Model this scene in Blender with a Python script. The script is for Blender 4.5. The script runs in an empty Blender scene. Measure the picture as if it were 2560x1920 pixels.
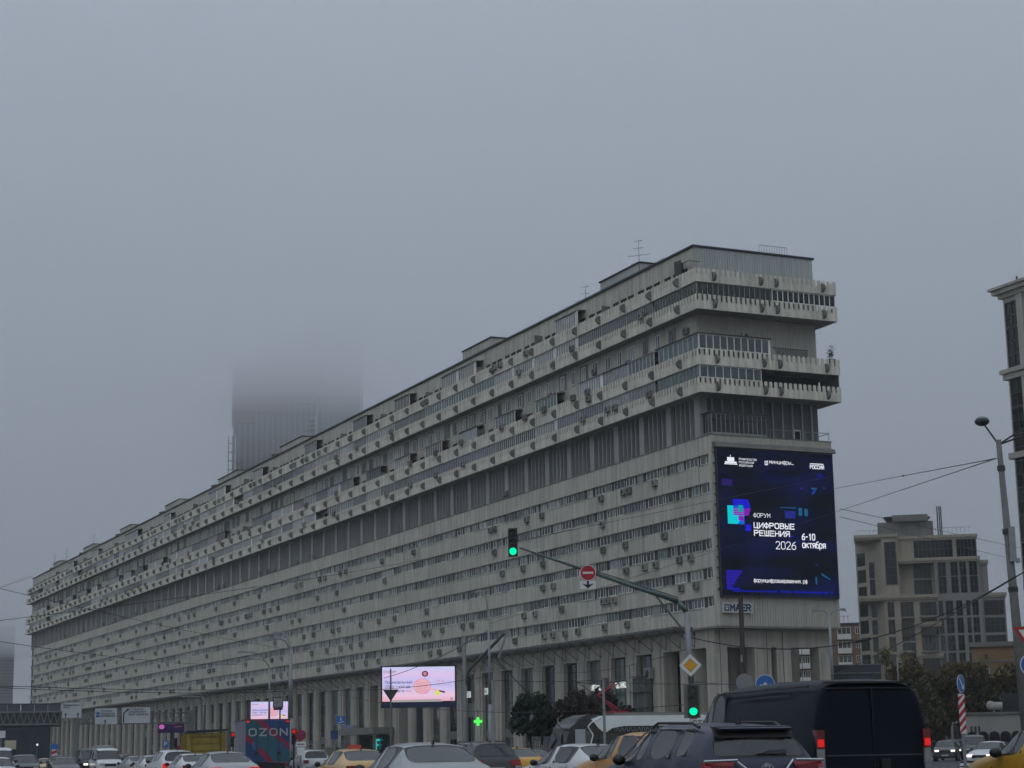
import bpy, bmesh, math, random
from mathutils import Vector, Matrix
random.seed(7)
SC = bpy.context.scene
COL = SC.collection
# ------------------------------------------------------------------ camera
EYE = 1.25
FPX = 4575.64                       # focal length for a 2560 pixel wide frame
PIT, ROL, PSI = math.radians(11.38636), math.radians(-.95968), math.radians(-24.68)
FW = Vector((0, math.cos(PIT), math.sin(PIT)))
_u = Vector((0, -math.sin(PIT), math.cos(PIT))); _x = Vector((1, 0, 0))
RX = _x*math.cos(ROL) + _u*math.sin(ROL)
UP = -_x*math.sin(ROL) + _u*math.cos(ROL)
cd = bpy.data.cameras.new('camera'); cam = bpy.data.objects.new('camera', cd); COL.objects.link(cam)
cd.sensor_width = 36; cd.lens = 36*FPX/2560; cd.clip_start = .5; cd.clip_end = 20000
M = Matrix((RX, UP, -FW)).transposed().to_4x4(); M.translation = (0, 0, EYE)
cam.matrix_world = M
SC.camera = cam
# ------------------------------------------------------------------ world, sun, exposure
w = bpy.data.worlds.new('World'); SC.world = w; w.use_nodes = True
nt = w.node_tree; nt.nodes.clear()
N = nt.nodes.new; L = nt.links.new
sky = N('ShaderNodeTexSky'); sky.sky_type = 'NISHITA'; sky.sun_disc = False
sky.sun_elevation = math.radians(38); sky.sun_rotation = math.radians(200)
hs = N('ShaderNodeHueSaturation'); hs.inputs['Saturation'].default_value = .35
bgA = N('ShaderNodeBackground'); bgA.inputs['Strength'].default_value = .05
L(sky.outputs[0], hs.inputs['Color']); L(hs.outputs[0], bgA.inputs['Color'])
tc = N('ShaderNodeTexCoord'); sx = N('ShaderNodeSeparateXYZ'); L(tc.outputs['Generated'], sx.inputs[0])
mx = N('ShaderNodeMath'); mx.operation = 'MAXIMUM'; L(sx.outputs['Z'], mx.inputs[0]); mx.inputs[1].default_value = 0
ma = N('ShaderNodeMath'); ma.operation = 'MULTIPLY_ADD'; L(mx.outputs[0], ma.inputs[0]); ma.inputs[1].default_value = .72; ma.inputs[2].default_value = .61
bgB = N('ShaderNodeBackground'); bgB.inputs['Color'].default_value = (.645, .735, .80, 1)
cn = N('ShaderNodeTexNoise'); cn.inputs['Scale'].default_value = 2.2; cn.inputs['Detail'].default_value = 5; cn.inputs['Distortion'].default_value = .6
cm = N('ShaderNodeMapping'); cm.inputs['Scale'].default_value = (1, 1, 3.2); L(tc.outputs['Generated'], cm.inputs[0]); L(cm.outputs[0], cn.inputs['Vector'])
cr0 = N('ShaderNodeMapRange'); cr0.inputs['From Min'].default_value = .3; cr0.inputs['From Max'].default_value = .7; cr0.inputs['To Min'].default_value = .72; cr0.inputs['To Max'].default_value = 1.28
L(cn.outputs['Fac'], cr0.inputs['Value']); cx = N('ShaderNodeMath'); cx.operation = 'MULTIPLY'; L(ma.outputs[0], cx.inputs[0]); L(cr0.outputs[0], cx.inputs[1]); L(cx.outputs[0], bgB.inputs['Strength'])
ad = N('ShaderNodeAddShader'); L(bgA.outputs[0], ad.inputs[0]); L(bgB.outputs[0], ad.inputs[1])
wo = N('ShaderNodeOutputWorld'); L(ad.outputs[0], wo.inputs['Surface'])
sl = bpy.data.lights.new('sun', 'SUN'); sl.energy = 1.25; sl.angle = math.radians(50); sl.color = (1, .99, .96)
so = bpy.data.objects.new('sun', sl); COL.objects.link(so)
so.rotation_euler = (math.radians(52), 0, math.radians(-20))
SC.view_settings.view_transform = 'Standard'; SC.view_settings.look = 'None'
SC.view_settings.exposure = 0; SC.view_settings.gamma = 1
try: SC.view_settings.use_curve_mapping = False
except Exception: pass
try:
    SC.cycles.volume_bounces = 3; SC.cycles.max_bounces = 6; SC.cycles.use_denoising = True
    SC.cycles.diffuse_bounces = 3; SC.cycles.glossy_bounces = 3
except Exception: pass
# ------------------------------------------------------------------ placing
def ray(px, py):
    d = FW + RX*((px-1280)/FPX) + UP*((960-py)/FPX)
    return d/math.hypot(d.x, d.y)
def at(px, D, py=1880, z=0):        # a point on the ground, D metres off in a given bearing
    d = ray(px, py)*D
    return Vector((d.x, d.y, z))
def hz(px, py, D): return EYE + ray(px, py).z*D      # height of something seen there at that distance
U = Vector((math.sin(PSI), math.cos(PSI), 0)); V = Vector((math.cos(PSI), -math.sin(PSI), 0))
K = Vector((18.148, 174.859, 0))    # near corner of the long block
def BL(x, y, z=0): return K + V*x + U*y + Vector((0, 0, z))
BROT = -PSI
# ------------------------------------------------------------------ materials
_m = {}
def mat(name, col, rough=.7, metal=0, var=.12, scale=1.0, bump=0, streak=0, emit=0, spec=.5, rnd=0, coat=0, alpha=None):
    if name in _m: return _m[name]
    m = bpy.data.materials.new(name); _m[name] = m; m.use_nodes = True
    t = m.node_tree; b = t.nodes['Principled BSDF']
    b.inputs['Roughness'].default_value = rough; b.inputs['Metallic'].default_value = metal
    b.inputs['Specular IOR Level'].default_value = spec
    if coat: b.inputs['Coat Weight'].default_value = coat; b.inputs['Coat Roughness'].default_value = .06
    c4 = tuple(col)+(1,)
    b.inputs['Base Color'].default_value = c4
    if emit:
        b.inputs['Emission Color'].default_value = c4; b.inputs['Emission Strength'].default_value = emit
        b.inputs['Base Color'].default_value = tuple(.1*x for x in col)+(1,); b.inputs['Specular IOR Level'].default_value = .1; b.inputs['Roughness'].default_value = .7
        return m
    src = None
    if var or streak or rnd:
        tcn = t.nodes.new('ShaderNodeTexCoord')
        geo = t.nodes.new('ShaderNodeNewGeometry')
        val = None
        def mulv(a, b_):
            k = t.nodes.new('ShaderNodeMath'); k.operation = 'MULTIPLY'
            t.links.new(a, k.inputs[0]); t.links.new(b_, k.inputs[1]); return k.outputs[0]
        if var:
            n = t.nodes.new('ShaderNodeTexNoise'); n.inputs['Scale'].default_value = scale; n.inputs['Detail'].default_value = 6
            n.inputs['Roughness'].default_value = .65
            t.links.new(geo.outputs['Position'], n.inputs['Vector'])
            r = t.nodes.new('ShaderNodeMapRange'); r.inputs['From Min'].default_value = .25; r.inputs['From Max'].default_value = .75
            r.inputs['To Min'].default_value = 1-var; r.inputs['To Max'].default_value = 1+var
            t.links.new(n.outputs['Fac'], r.inputs['Value']); val = r.outputs[0]
        if streak:
            mp = t.nodes.new('ShaderNodeMapping'); mp.inputs['Scale'].default_value = (1.6, 1.6, .10)
            t.links.new(geo.outputs['Position'], mp.inputs['Vector'])
            n = t.nodes.new('ShaderNodeTexNoise'); n.inputs['Scale'].default_value = 1.4; n.inputs['Detail'].default_value = 5
            t.links.new(mp.outputs[0], n.inputs['Vector'])
            r = t.nodes.new('ShaderNodeMapRange'); r.inputs['From Min'].default_value = .35; r.inputs['From Max'].default_value = .62
            r.inputs['To Min'].default_value = 1-streak; r.inputs['To Max'].default_value = 1.03
            t.links.new(n.outputs['Fac'], r.inputs['Value'])
            val = mulv(val, r.outputs[0]) if val else r.outputs[0]
        if rnd:
            oi = t.nodes.new('ShaderNodeObjectInfo')
            r = t.nodes.new('ShaderNodeMapRange'); r.inputs['To Min'].default_value = 1-rnd; r.inputs['To Max'].default_value = 1+rnd
            t.links.new(oi.outputs['Random'], r.inputs['Value'])
            val = mulv(val, r.outputs[0]) if val else r.outputs[0]
        vm = t.nodes.new('ShaderNodeVectorMath'); vm.operation = 'SCALE'; vm.inputs[0].default_value = col
        t.links.new(val, vm.inputs['Scale']); t.links.new(vm.outputs[0], b.inputs['Base Color'])
    if bump:
        geo = t.nodes.new('ShaderNodeNewGeometry')
        n = t.nodes.new('ShaderNodeTexNoise'); n.inputs['Scale'].default_value = 9; n.inputs['Detail'].default_value = 8
        t.links.new(geo.outputs['Position'], n.inputs['Vector'])
        bp = t.nodes.new('ShaderNodeBump'); bp.inputs['Strength'].default_value = bump; bp.inputs['Distance'].default_value = .03
        t.links.new(n.outputs['Fac'], bp.inputs['Height']); t.links.new(bp.outputs[0], b.inputs['Normal'])
    return m
conc = mat('concrete_panel', (.555, .53, .46), .85, var=.12, scale=.35, streak=.27, rnd=.04, bump=.15)
conc2 = mat('concrete_parapet', (.73, .70, .60), .85, var=.13, scale=.9, streak=.24, rnd=.05, bump=.2)
concd = mat('concrete_dark', (.20, .195, .18), .9, var=.15, scale=.6, streak=.15)
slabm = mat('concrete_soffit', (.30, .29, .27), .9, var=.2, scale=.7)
drumm = mat('concrete_drum', (.19, .185, .175), .9, var=.12, scale=1, rnd=.12)
ribm = mat('ribbed_cladding', (.47, .45, .395), .75, var=.06, scale=.3, streak=.10)
ribg = mat('ribbed_cladding_grey', (.46, .49, .475), .7, var=.06, scale=.3, streak=.12)
stone = mat('arcade_stone', (.44, .415, .36), .8, var=.12, scale=.5, streak=.22, rnd=.05, bump=.2)
fing = mat('fin_grey', (.11, .115, .12), .7, var=.12, scale=.5, rnd=.12)
finl = mat('fin_pillar_grey', (.37, .37, .36), .75, var=.1, scale=.5, streak=.15)
roofm = mat('roof_felt', (.045, .05, .055), .9)
whitef = mat('white_frame', (.76, .76, .73), .5, var=.05, rnd=.1)
alu = mat('aluminium_frame', (.27, .28, .28), .5, .2, var=.08, rnd=.12)
brownf = mat('dark_window_panel', (.05, .046, .038), .7, var=.2, scale=.8, rnd=.2)
darkf = mat('dark_frame', (.06, .065, .07), .5, .2)
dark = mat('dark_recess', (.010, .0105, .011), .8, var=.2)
tin = mat('galvanised_sill', (.36, .46, .46), .4, .6, var=.1)
glassD = mat('glass_dark', (.012, .015, .017), .08, var=.3, scale=.3, spec=.6, rnd=.5)
glassM = mat('glass_curtain', (.075, .08, .08), .12, var=.35, scale=.9, spec=.6, rnd=.35)
glassP = mat('glass_pale_curtain', (.24, .245, .235), .15, var=.3, scale=1.2, spec=.6, rnd=.25)
glassG = mat('glass_green', (.09, .13, .125), .08, var=.3, scale=.4, spec=.6, rnd=.3)
glassV = mat('glass_violet', (.12, .12, .155), .1, var=.3, scale=.4, spec=.6, rnd=.3)
metal = mat('grey_metal', (.20, .21, .21), .5, .5, var=.15, scale=2)
metald = mat('dark_metal', (.06, .065, .065), .6, .3, var=.2, scale=2)
galv = mat('galvanised_pole', (.28, .30, .31), .5, .4, var=.12, scale=3)
aluL = mat('light_aluminium_frame', (.46, .47, .47), .5, .2, var=.1, rnd=.15)
glassC = mat('glass_pale_balcony', (.27, .28, .285), .15, var=.4, scale=.9, spec=.6, rnd=.35)
black = mat('black_plastic', (.012, .012, .013), .5, var=0)
rubber = mat('tyre_rubber', (.02, .02, .02), .85, var=.1)
acm = mat('ac_casing', (.25, .25, .235), .6, var=.15, scale=2, rnd=.35)
asph = mat('asphalt', (.052, .053, .056), .75, var=.25, scale=.4, bump=.3)
pave = mat('pavement_slab', (.19, .185, .175), .85, var=.2, scale=.7, bump=.2)
paint = mat('road_paint', (.62, .62, .6), .7, var=.3, scale=1.5)
signw = mat('sign_white', (.70, .71, .70), .45, var=.03)
signb = mat('sign_blue', (.02, .13, .42), .45, var=.05)
signr = mat('sign_red', (.42, .012, .02), .45, var=.05)
signy = mat('sign_yellow', (.72, .36, .015), .45, var=.05)
signbk = mat('sign_back', (.23, .24, .25), .5, .3, var=.1)
# ------------------------------------------------------------------ mesh building
class MB:
    def __init__(s): s.v = []; s.f = []; s.m = []
    def add(s, vs, fs, m=0):
        n = len(s.v); s.v += [tuple(p) for p in vs]
        for f in fs: s.f.append(tuple(i+n for i in f)); s.m.append(m)
    def box(s, x0, x1, y0, y1, z0, z1, m=0):
        s.add([(x0,y0,z0),(x1,y0,z0),(x1,y1,z0),(x0,y1,z0),(x0,y0,z1),(x1,y0,z1),(x1,y1,z1),(x0,y1,z1)],
              [(0,3,2,1),(4,5,6,7),(0,1,5,4),(1,2,6,5),(2,3,7,6),(3,0,4,7)], m)
    def hexa(s, p, m=0): s.add(p, [(0,3,2,1),(4,5,6,7),(0,1,5,4),(1,2,6,5),(2,3,7,6),(3,0,4,7)], m)
    def quad(s, a, b, c, d, m=0): s.add([a, b, c, d], [(0,1,2,3)], m)
    def tube(s, p0, p1, r0, r1=None, n=6, m=0, caps=True):
        p0 = Vector(p0); p1 = Vector(p1); r1 = r0 if r1 is None else r1
        d = (p1-p0); 
        if d.length < 1e-6: return
        d.normalize(); a = d.orthogonal().normalized(); b = d.cross(a)
        vs = []
        for p, r in ((p0, r0), (p1, r1)):
            for i in range(n):
                t = 2*math.pi*i/n; vs.append(p+a*(math.cos(t)*r)+b*(math.sin(t)*r))
        fs = [(i, (i+1) % n, n+(i+1) % n, n+i) for i in range(n)]
        if caps: fs += [tuple(range(n-1, -1, -1)), tuple(range(n, 2*n))]
        s.add(vs, fs, m)
    def path(s, pts, r, n=6, m=0):
        for a, b in zip(pts, pts[1:]): s.tube(a, b, r, r, n, m)
    def prism(s, poly, axis, a0, a1, m=0):       # poly of 2d points, extruded along axis 'x','y','z'
        def P(p, a): return {'x': (a, p[0], p[1]), 'y': (p[0], a, p[1]), 'z': (p[0], p[1], a)}[axis]
        n = len(poly)
        s.add([P(p, a0) for p in poly]+[P(p, a1) for p in poly],
              [tuple(range(n-1, -1, -1)), tuple(range(n, 2*n))]+[(i, (i+1) % n, n+(i+1) % n, n+i) for i in range(n)], m)
    def ball(s, c, r, m=0, n=8, k=5, sz=1):
        vs = []; fs = []
        for j in range(k+1):
            ph = math.pi*j/k
            for i in range(n):
                t = 2*math.pi*i/n
                vs.append((c[0]+r*math.sin(ph)*math.cos(t), c[1]+r*math.sin(ph)*math.sin(t), c[2]+r*sz*math.cos(ph)))
        for j in range(k):
            for i in range(n):
                fs.append((j*n+i, (j+1)*n+i, (j+1)*n+(i+1) % n, j*n+(i+1) % n))
        s.add(vs, fs, m)
    def mesh(s, name, mats, smooth=False):
        me = bpy.data.meshes.new(name); me.from_pydata(s.v, [], s.f)
        for q in (mats if isinstance(mats, (list, tuple)) else [mats]): me.materials.append(q)
        me.polygons.foreach_set('material_index', s.m)
        if smooth: me.polygons.foreach_set('use_smooth', [True]*len(s.f))
        me.update(); return me
    def build(s, name, mats, parent=None, loc=None, smooth=False, rotz=0):
        return put(name, s.mesh(name, mats, smooth), parent, loc, rotz)
def put(name, me, parent=None, loc=None, rotz=0):
    o = bpy.data.objects.new(name, me); COL.objects.link(o)
    if parent: o.parent = parent
    if loc is not None: o.location = loc
    if rotz: o.rotation_euler = (0, 0, rotz)
    return o
def tag(o, label=None, cat=None, group=None, kind=None):
    if label: o['label'] = label
    if cat: o['category'] = cat
    if group: o['group'] = group
    if kind: o['kind'] = kind
    return o
def thing(name, label, cat, loc=(0, 0, 0), rotz=0, group=None):
    o = bpy.data.objects.new(name, None); COL.objects.link(o); o.empty_display_size = .1
    o.location = loc; o.rotation_euler = (0, 0, rotz); return tag(o, label, cat, group)
def kids(o): return [c for c in bpy.data.objects if c.parent == o]
def copy_tree(o, parent=None, ks=None):
    c = o.copy(); COL.objects.link(c)
    if parent: c.parent = parent
    for ch in (ks if ks is not None else kids(o)): copy_tree(ch, c)
    return c
# ------------------------------------------------------------------ stroke lettering (grid 4 wide, 6 high)
GL = {
'О':[[1,0,0,1,0,5,1,6,3,6,4,5,4,1,3,0,1,0]],'Ф':[[2,-.4,2,6.4],[1,1,0,2,0,4,1,5,3,5,4,4,4,2,3,1,1,1]],'Р':[[0,0,0,6,3,6,4,5,4,4,3,3,0,3]],
'У':[[0,6,2,2.5],[4,6,1.5,0,.4,0]],'М':[[0,0,0,6,2,2.5,4,6,4,0]],'Ц':[[0,6,0,0,3.4,0],[3.4,6,3.4,0,4,0,4,-1.2]],'И':[[0,6,0,0,4,6,4,0]],
'В':[[0,0,0,6,2.8,6,3.7,5.2,3.7,4,2.8,3.2,0,3.2],[2.8,3.2,4,2.3,4,1,3,0,0,0]],'Ы':[[0,6,0,0,1.8,0,2.6,.8,2.6,2.4,1.8,3.2,0,3.2],[4,0,4,6]],
'Е':[[4,6,0,6,0,0,4,0],[0,3.1,3.4,3.1]],'Ш':[[0,6,0,0,4,0,4,6],[2,0,2,6]],'Н':[[0,0,0,6],[4,0,4,6],[0,3.1,4,3.1]],
'Я':[[4,0,4,6,1,6,0,5,0,4,1,3,4,3],[2,3,0,0]],'К':[[0,0,0,6],[4,6,0,2.6],[1.3,3.6,4,0]],'Т':[[0,6,4,6],[2,6,2,0]],'Б':[[3.7,6,0,6,0,0,3,0,4,1,4,2.4,3,3.4,0,3.4]],
'б':[[3.7,6.2,1,5.6,0,4,0,1,1,0,3,0,4,1,4,2.6,3,3.6,1,3.6,0,2.6]],'П':[[0,0,0,6,4,6,4,0]],'А':[[0,0,2,6,4,0],[.8,2,3.2,2]],
'Л':[[0,0,.8,.8,1.2,6,4,6,4,0]],'Ь':[[0,6,0,0,3,0,4,.8,4,2.4,3,3.2,0,3.2]],'С':[[4,5,3,6,1,6,0,5,0,1,1,0,3,0,4,1]],
'Й':[[0,6,0,0,4,6,4,0],[1.2,7.2,2,6.8,2.8,7.2]],'Д':[[.6,0,1.2,6,3.5,6,3.5,0],[0,-1,0,0,4,0,4,-1]],'Г':[[0,0,0,6,3.8,6]],
'З':[[0,5,1,6,3,6,4,5,4,4,3,3.1,1.5,3.1],[3,3.1,4,2.2,4,1,3,0,1,0,0,1]],'ю':[],'Ж':[[2,0,2,6],[0,6,4,0],[4,6,0,0]],
'0':[[1,0,0,1,0,5,1,6,3,6,4,5,4,1,3,0,1,0]],'1':[[.8,4.8,2.2,6,2.2,0]],'2':[[0,5,1,6,3,6,4,5,4,3.8,0,0,4,0]],'6':[[3.6,6,1.6,5,0,2.6,0,1,1,0,3,0,4,1,4,2.4,3,3.4,1,3.4,0,2.4]],
'3':[[0,5,1,6,3,6,4,5,4,4,3,3.1,1.5,3.1],[3,3.1,4,2.2,4,1,3,0,1,0,0,1]],'4':[[3,0,3,6,0,2,4,2]],'5':[[4,6,0,6,0,3.4,3,3.4,4,2.4,4,1,3,0,0,0]],
'8':[[1,3,0,4,0,5,1,6,3,6,4,5,4,4,3,3,1,3,0,2,0,1,1,0,3,0,4,1,4,2,3,3]],'-':[[.6,3,3.2,3]],'—':[[0,3,5,3]],'_':[[0,0,4,0]],'.':[[.2,0,.8,0]],'+':[[.5,3,3.5,3],[2,1.5,2,4.5]],',':[[.6,.4,.2,-.8]],
'N':[[0,0,0,6,4,0,4,6]],'Z':[[0,6,4,6,0,0,4,0]],'R':[[0,0,0,6,3,6,4,5,4,4,3,3,0,3],[2,3,4,0]],'I':[[1,0,1,6]],'U':[[0,6,0,1,1,0,3,0,4,1,4,6]],'J':[[4,6,4,1,3,0,1,0,0,1]],
'«':[[1.4,4.4,.2,3,1.4,1.6],[3,4.4,1.8,3,3,1.6]],'»':[[.2,4.4,1.4,3,.2,1.6],[1.8,4.4,3,3,1.8,1.6]],'Ю':[[0,0,0,6],[0,3,1.4,3],[2.2,0,1.4,1,1.4,5,2.2,6,3.2,6,4,5,4,1,3.2,0,2.2,0]],
}
for a, b in (('O', 'О'), ('M', 'М'), ('A', 'А'), ('E', 'Е'), ('P', 'Р'), ('C', 'С'), ('T', 'Т'), ('B', 'В'), ('H', 'Н'), ('F', None), ('Ё', 'Е')):
    GL[a] = GL[b] if b else [[0,0,0,6,4,6],[0,3.1,3.4,3.1]]
LOWR = {}
for ch in 'виклмнптцшыьягздчж': LOWR[ch] = [[c if i % 2 == 0 else c*.72 for i, c in enumerate(p)] for p in GL.get(ch.upper(), [[0,6,0,4,1,3,4,3],[4,6,4,0]])]
LOWR['о'] = [[1,0,0,1,0,3.4,1,4.4,3,4.4,4,3.4,4,1,3,0,1,0]]; LOWR['с'] = [[4,3.6,3,4.4,1,4.4,0,3.4,0,1,1,0,3,0,4,.8]]
LOWR['е'] = [[4,.6,3,0,1,0,0,1,0,3.4,1,4.4,3,4.4,4,3.4,4,2.2,0,2.2]]; LOWR['р'] = [[0,-1.8,0,4.4,3,4.4,4,3.4,4,1,3,0,0,0]]
LOWR['у'] = [[0,4.4,2,.6],[4,4.4,1.2,-1.8]]; LOWR['ф'] = [[2,-1.8,2,6],[1,0,0,1,0,3.4,1,4.4,3,4.4,4,3.4,4,1,3,0,1,0]]
LOWR['а'] = [[.4,4.2,3,4.4,4,3.4,4,0],[4,2.6,1,2.6,0,1.8,0,.8,1,0,3,0,4,.8]]; LOWR['й'] = LOWR['и']+[[1.2,5.6,2,5.2,2.8,5.6]]
for k_, v_ in LOWR.items():
    if k_ != 'б': GL[k_] = v_
def text(mb, s, o, r, u, h, wt=.9, m=0, sp=1.5, fit=None):
    """lay flat lettering: o origin (left baseline), r and u unit vectors, h cap height, fit total width"""
    o = Vector(o); r = Vector(r); u = Vector(u); k = h/6
    tot = sum((4+sp) if c != ' ' else 3 for c in s)-sp
    kx = fit/tot if fit else k*.9
    x = 0
    for c in s:
        if c == ' ': x += 3; continue
        for pl in GL.get(c, []):
            pts = [(pl[i]+x, pl[i+1]) for i in range(0, len(pl), 2)]
            pts = [(a*kx, b*k) for a, b in pts]
            for (ax, ay), (bx, by) in zip(pts, pts[1:]):
                dx, dy = bx-ax, by-ay; l = math.hypot(dx, dy) or 1
                dx /= l; dy /= l; q = wt*k/2; ex, ey = dx*q*.8, dy*q*.8; nx, ny = -dy*q, dx*q
                P = [(ax-ex+nx, ay-ey+ny), (ax-ex-nx, ay-ey-ny), (bx+ex-nx, by+ey-ny), (bx+ex+nx, by+ey+ny)]
                mb.quad(*[o+r*a+u*b for a, b in P], m=m)
        x += 4+sp
    return tot*kx
# ------------------------------------------------------------------ ground and air
SETL = 360.0; WID = 13.9; MOD = 5.63; J0 = .65
g = MB(); g.quad((-6000, -1500, 0), (6000, -1500, 0), (6000, 7000, 0), (-6000, 7000, 0))
tag(g.build('ground', mat('ground_dirt', (.07, .068, .06), .95, var=.3, scale=.2)), kind='structure')
def sheet(name, m, rects, z, kind='structure'):
    b = MB()
    for x0, x1, y0, y1 in rects: b.quad((x0, y0, z), (x1, y0, z), (x1, y1, z), (x0, y1, z))
    o = b.build(name, m, loc=K, rotz=BROT); return tag(o, kind=kind)
sheet('road', asph, [(-118, -16, -260, 800), (-16, 170, -82, -16)], .004)
mk = []
for x in (-98, -94.4, -90.8, -78, -74.4, -70.8, -67.2, -56, -52.4, -48.8, -45.2, -34, -30.4, -26.8):
    y = -240
    while y < 420:
        if not -84 < y < -14: mk.append((x-.07, x+.07, y, y+3))
        y += 9
for y in (-66, -62.4, -50, -36, -32.4):
    x = -14
    while x < 160: mk.append((x, x+3, y-.07, y+.07)); x += 9
for x in range(-110, -18, 2): mk.append((x, x+.9, -90, -86))
sheet('road_markings', paint, mk, .008)
kb = MB(); kb.box(-16, -1.4, -16, 420, 0, .14); kb.box(-1.4, 20, -16, -2, 0, .14); kb.box(20, 150, -16, -2, 0, .14); kb.box(20, 160, -100, -82, 0, .14)
tag(kb.build('pavement', pave, loc=K, rotz=BROT), kind='structure')
kb = MB(); kb.box(-16.3, -16, -16, 420, 0, .15); kb.box(-16.3, 150, -16.3, -16, 0, .15); kb.box(16, 160, -82.3, -82, 0, .15)
tag(kb.build('kerb', mat('kerb_stone', (.3, .29, .28), .9), loc=K, rotz=BROT), kind='structure')
kb = MB(); kb.box(-64.5, -60.5, -260, -92, 0, .15); kb.box(-64.5, -60.5, -8, 420, 0, .15); kb.box(-42, -37.6, -10, 300, 0, .15)
tag(kb.build('median_strip', mat('median_grass', (.05, .06, .03), .95, var=.3, scale=2), loc=K, rotz=BROT), kind='structure')
rl = MB()
for y in (-49.2, -47.7, -45.0, -43.5): rl.box(-118, 150, y-.035, y+.035, 0, .012)
tag(rl.build('tram_rails', metal, loc=K, rotz=BROT), kind='structure')
def air(name, z0, z1, dens, R=4200, col=(.93, .95, 1)):
    b = MB(); b.box(-R, R, -1400, R+600, z0, z1); m = bpy.data.materials.new(name); m.use_nodes = True
    t = m.node_tree; t.nodes.clear(); v = t.nodes.new('ShaderNodeVolumePrincipled'); o_ = t.nodes.new('ShaderNodeOutputMaterial')
    v.inputs['Color'].default_value = col+(1,); v.inputs['Density'].default_value = dens; v.inputs['Anisotropy'].default_value = .2
    t.links.new(v.outputs[0], o_.inputs['Volume']); return tag(b.build(name, m), kind='stuff')
air('haze', -1, 99.5, .0002)
air('low_cloud', 100, 130.8, .0048)
air('low_cloud', 131, 172, .026)
# ------------------------------------------------------------------ the long block
BK = thing('apartment_block', 'very long grey concrete apartment block with rows of balconies above a stone arcade', 'building', K, BROT)
def bx(name, m, *b, parent=None, kind=None):
    q = MB()
    for r in b: q.box(*r)
    o = q.build(name, m, parent or BK); return tag(o, kind=kind) if kind else o
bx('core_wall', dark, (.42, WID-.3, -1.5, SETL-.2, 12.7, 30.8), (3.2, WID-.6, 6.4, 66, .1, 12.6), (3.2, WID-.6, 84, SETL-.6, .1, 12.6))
bx('rear_wall', conc, (WID-.3, WID, -1.5, SETL, 12.65, 30.85), (WID-.6, WID-.1, 6.4, SETL, 0, 12.64))
bx('upper_wall', conc, (.001, WID, 0, SETL, 34.93, 50), (.55, WID-.3, .3, SETL-.3, 30.86, 34.9))
bx('roof_coping', roofm, (-.18, WID+.18, -.18, SETL+.2, 50.003, 50.2))
bx('ledge', concd, (-.05, WID+.05, -1.84, SETL+.04, 30.853, 30.95), (-.03, WID+.03, -1.83, SETL+.03, 12.45, 12.647))
STR = [(14.48, 15.46), (17.18, 18.18), (19.93, 20.94), (22.62, 23.61), (25.36, 26.32), (28.14, 29.06)]
Z0 = [12.65]+[s[1] for s in STR]; Z1 = [s[0] for s in STR]+[30.85]
NM = 64
pan = {}; far = MB(); npan = 0
for r_, (a, b) in enumerate(zip(Z0, Z1)):
    q = MB(); q.box(0, .41, .015, MOD-.015, a, b); pan[r_] = q.mesh('facade_panel', conc)
    for k in range(NM):
        y0 = J0+MOD*(k-1)+ (0 if k else 0)
        if k == 0: 
            c = MB(); c.box(0, .41, -1.35, y0+MOD-.015, a, b); c.build('facade_panel', conc, BK); npan += 1; continue
        if k < 43: put('facade_panel', pan[r_], BK, (0, y0, 0)); npan += 1
        else: far.box(0, .41, y0+.015, min(y0+MOD-.015, SETL), a, b)
far.box(0, .43, -1.8, -1.351, 12.65, 30.85)
tag(far.build('facade_panels', conc, BK), kind='stuff')
# end face, clad in vertical ribs
def ribs(name, m, x0, x1, y, z0, z1, st=.29, back=.35):
    q = MB(); q.box(x0, x1, y+.04, y+back, z0, z1); x = x0+.02
    while x < x1-.2: q.box(x, x+st-.09, y-.015, y+.039, z0+.01, z1-.01); x += st
    q.build(name, m, BK)
ribs('ribbed_cladding', ribm, .44, WID, -1.79, 12.65, 30.85)
ribs('ribbed_cladding', ribg, .05, WID-.05, -.06, 47.2, 49.98, back=.05)
ribs('ribbed_cladding', ribm, .05, WID-.05, -.06, 37.4, 43.1, back=.05)
# fins storey
bx('dark_glazing', glassD, (.50, .549, .4, SETL-.4, 30.96, 34.9))
pil = MB(); pil.box(.05, .56, 0, 1.0, 30.96, 34.92); pil = pil.mesh('fin_pillar', finl)
fin = MB(); fin.box(.06, .6, 0, .13, 30.96, 34.92); fin = fin.mesh('fin', finl)
fp = MB(); fp.box(.40, .499, 0, .62, 30.96, 34.9); fp = fp.mesh('infill_panel', fing)
for k in range(NM):
    y0 = J0-.55+MOD*k
    if y0 > SETL-2: break
    put('fin_pillar', pil, BK, (0, y0, 0))
    for j in range(4):
        yy = y0+1.0+(j+.85)*.93
        if yy < SETL-.5: put('fin', fin, BK, (0, yy, 0))
        if random.random() < .75 and yy < SETL-1: put('infill_panel', fp, BK, (0, yy+.13, 0))
for k in range(12):
    x = .3+k*1.15; q = MB(); q.box(x, x+.16, .05, .6, 30.96, 34.92); q.build('fin', finl, BK)
bx('infill_wall', fing, (.05, WID-.05, .26, .3, 30.96, 34.91))
bx('corner_pillar', finl, (.06, .9, .06, .259, 30.955, 34.92))
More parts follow.
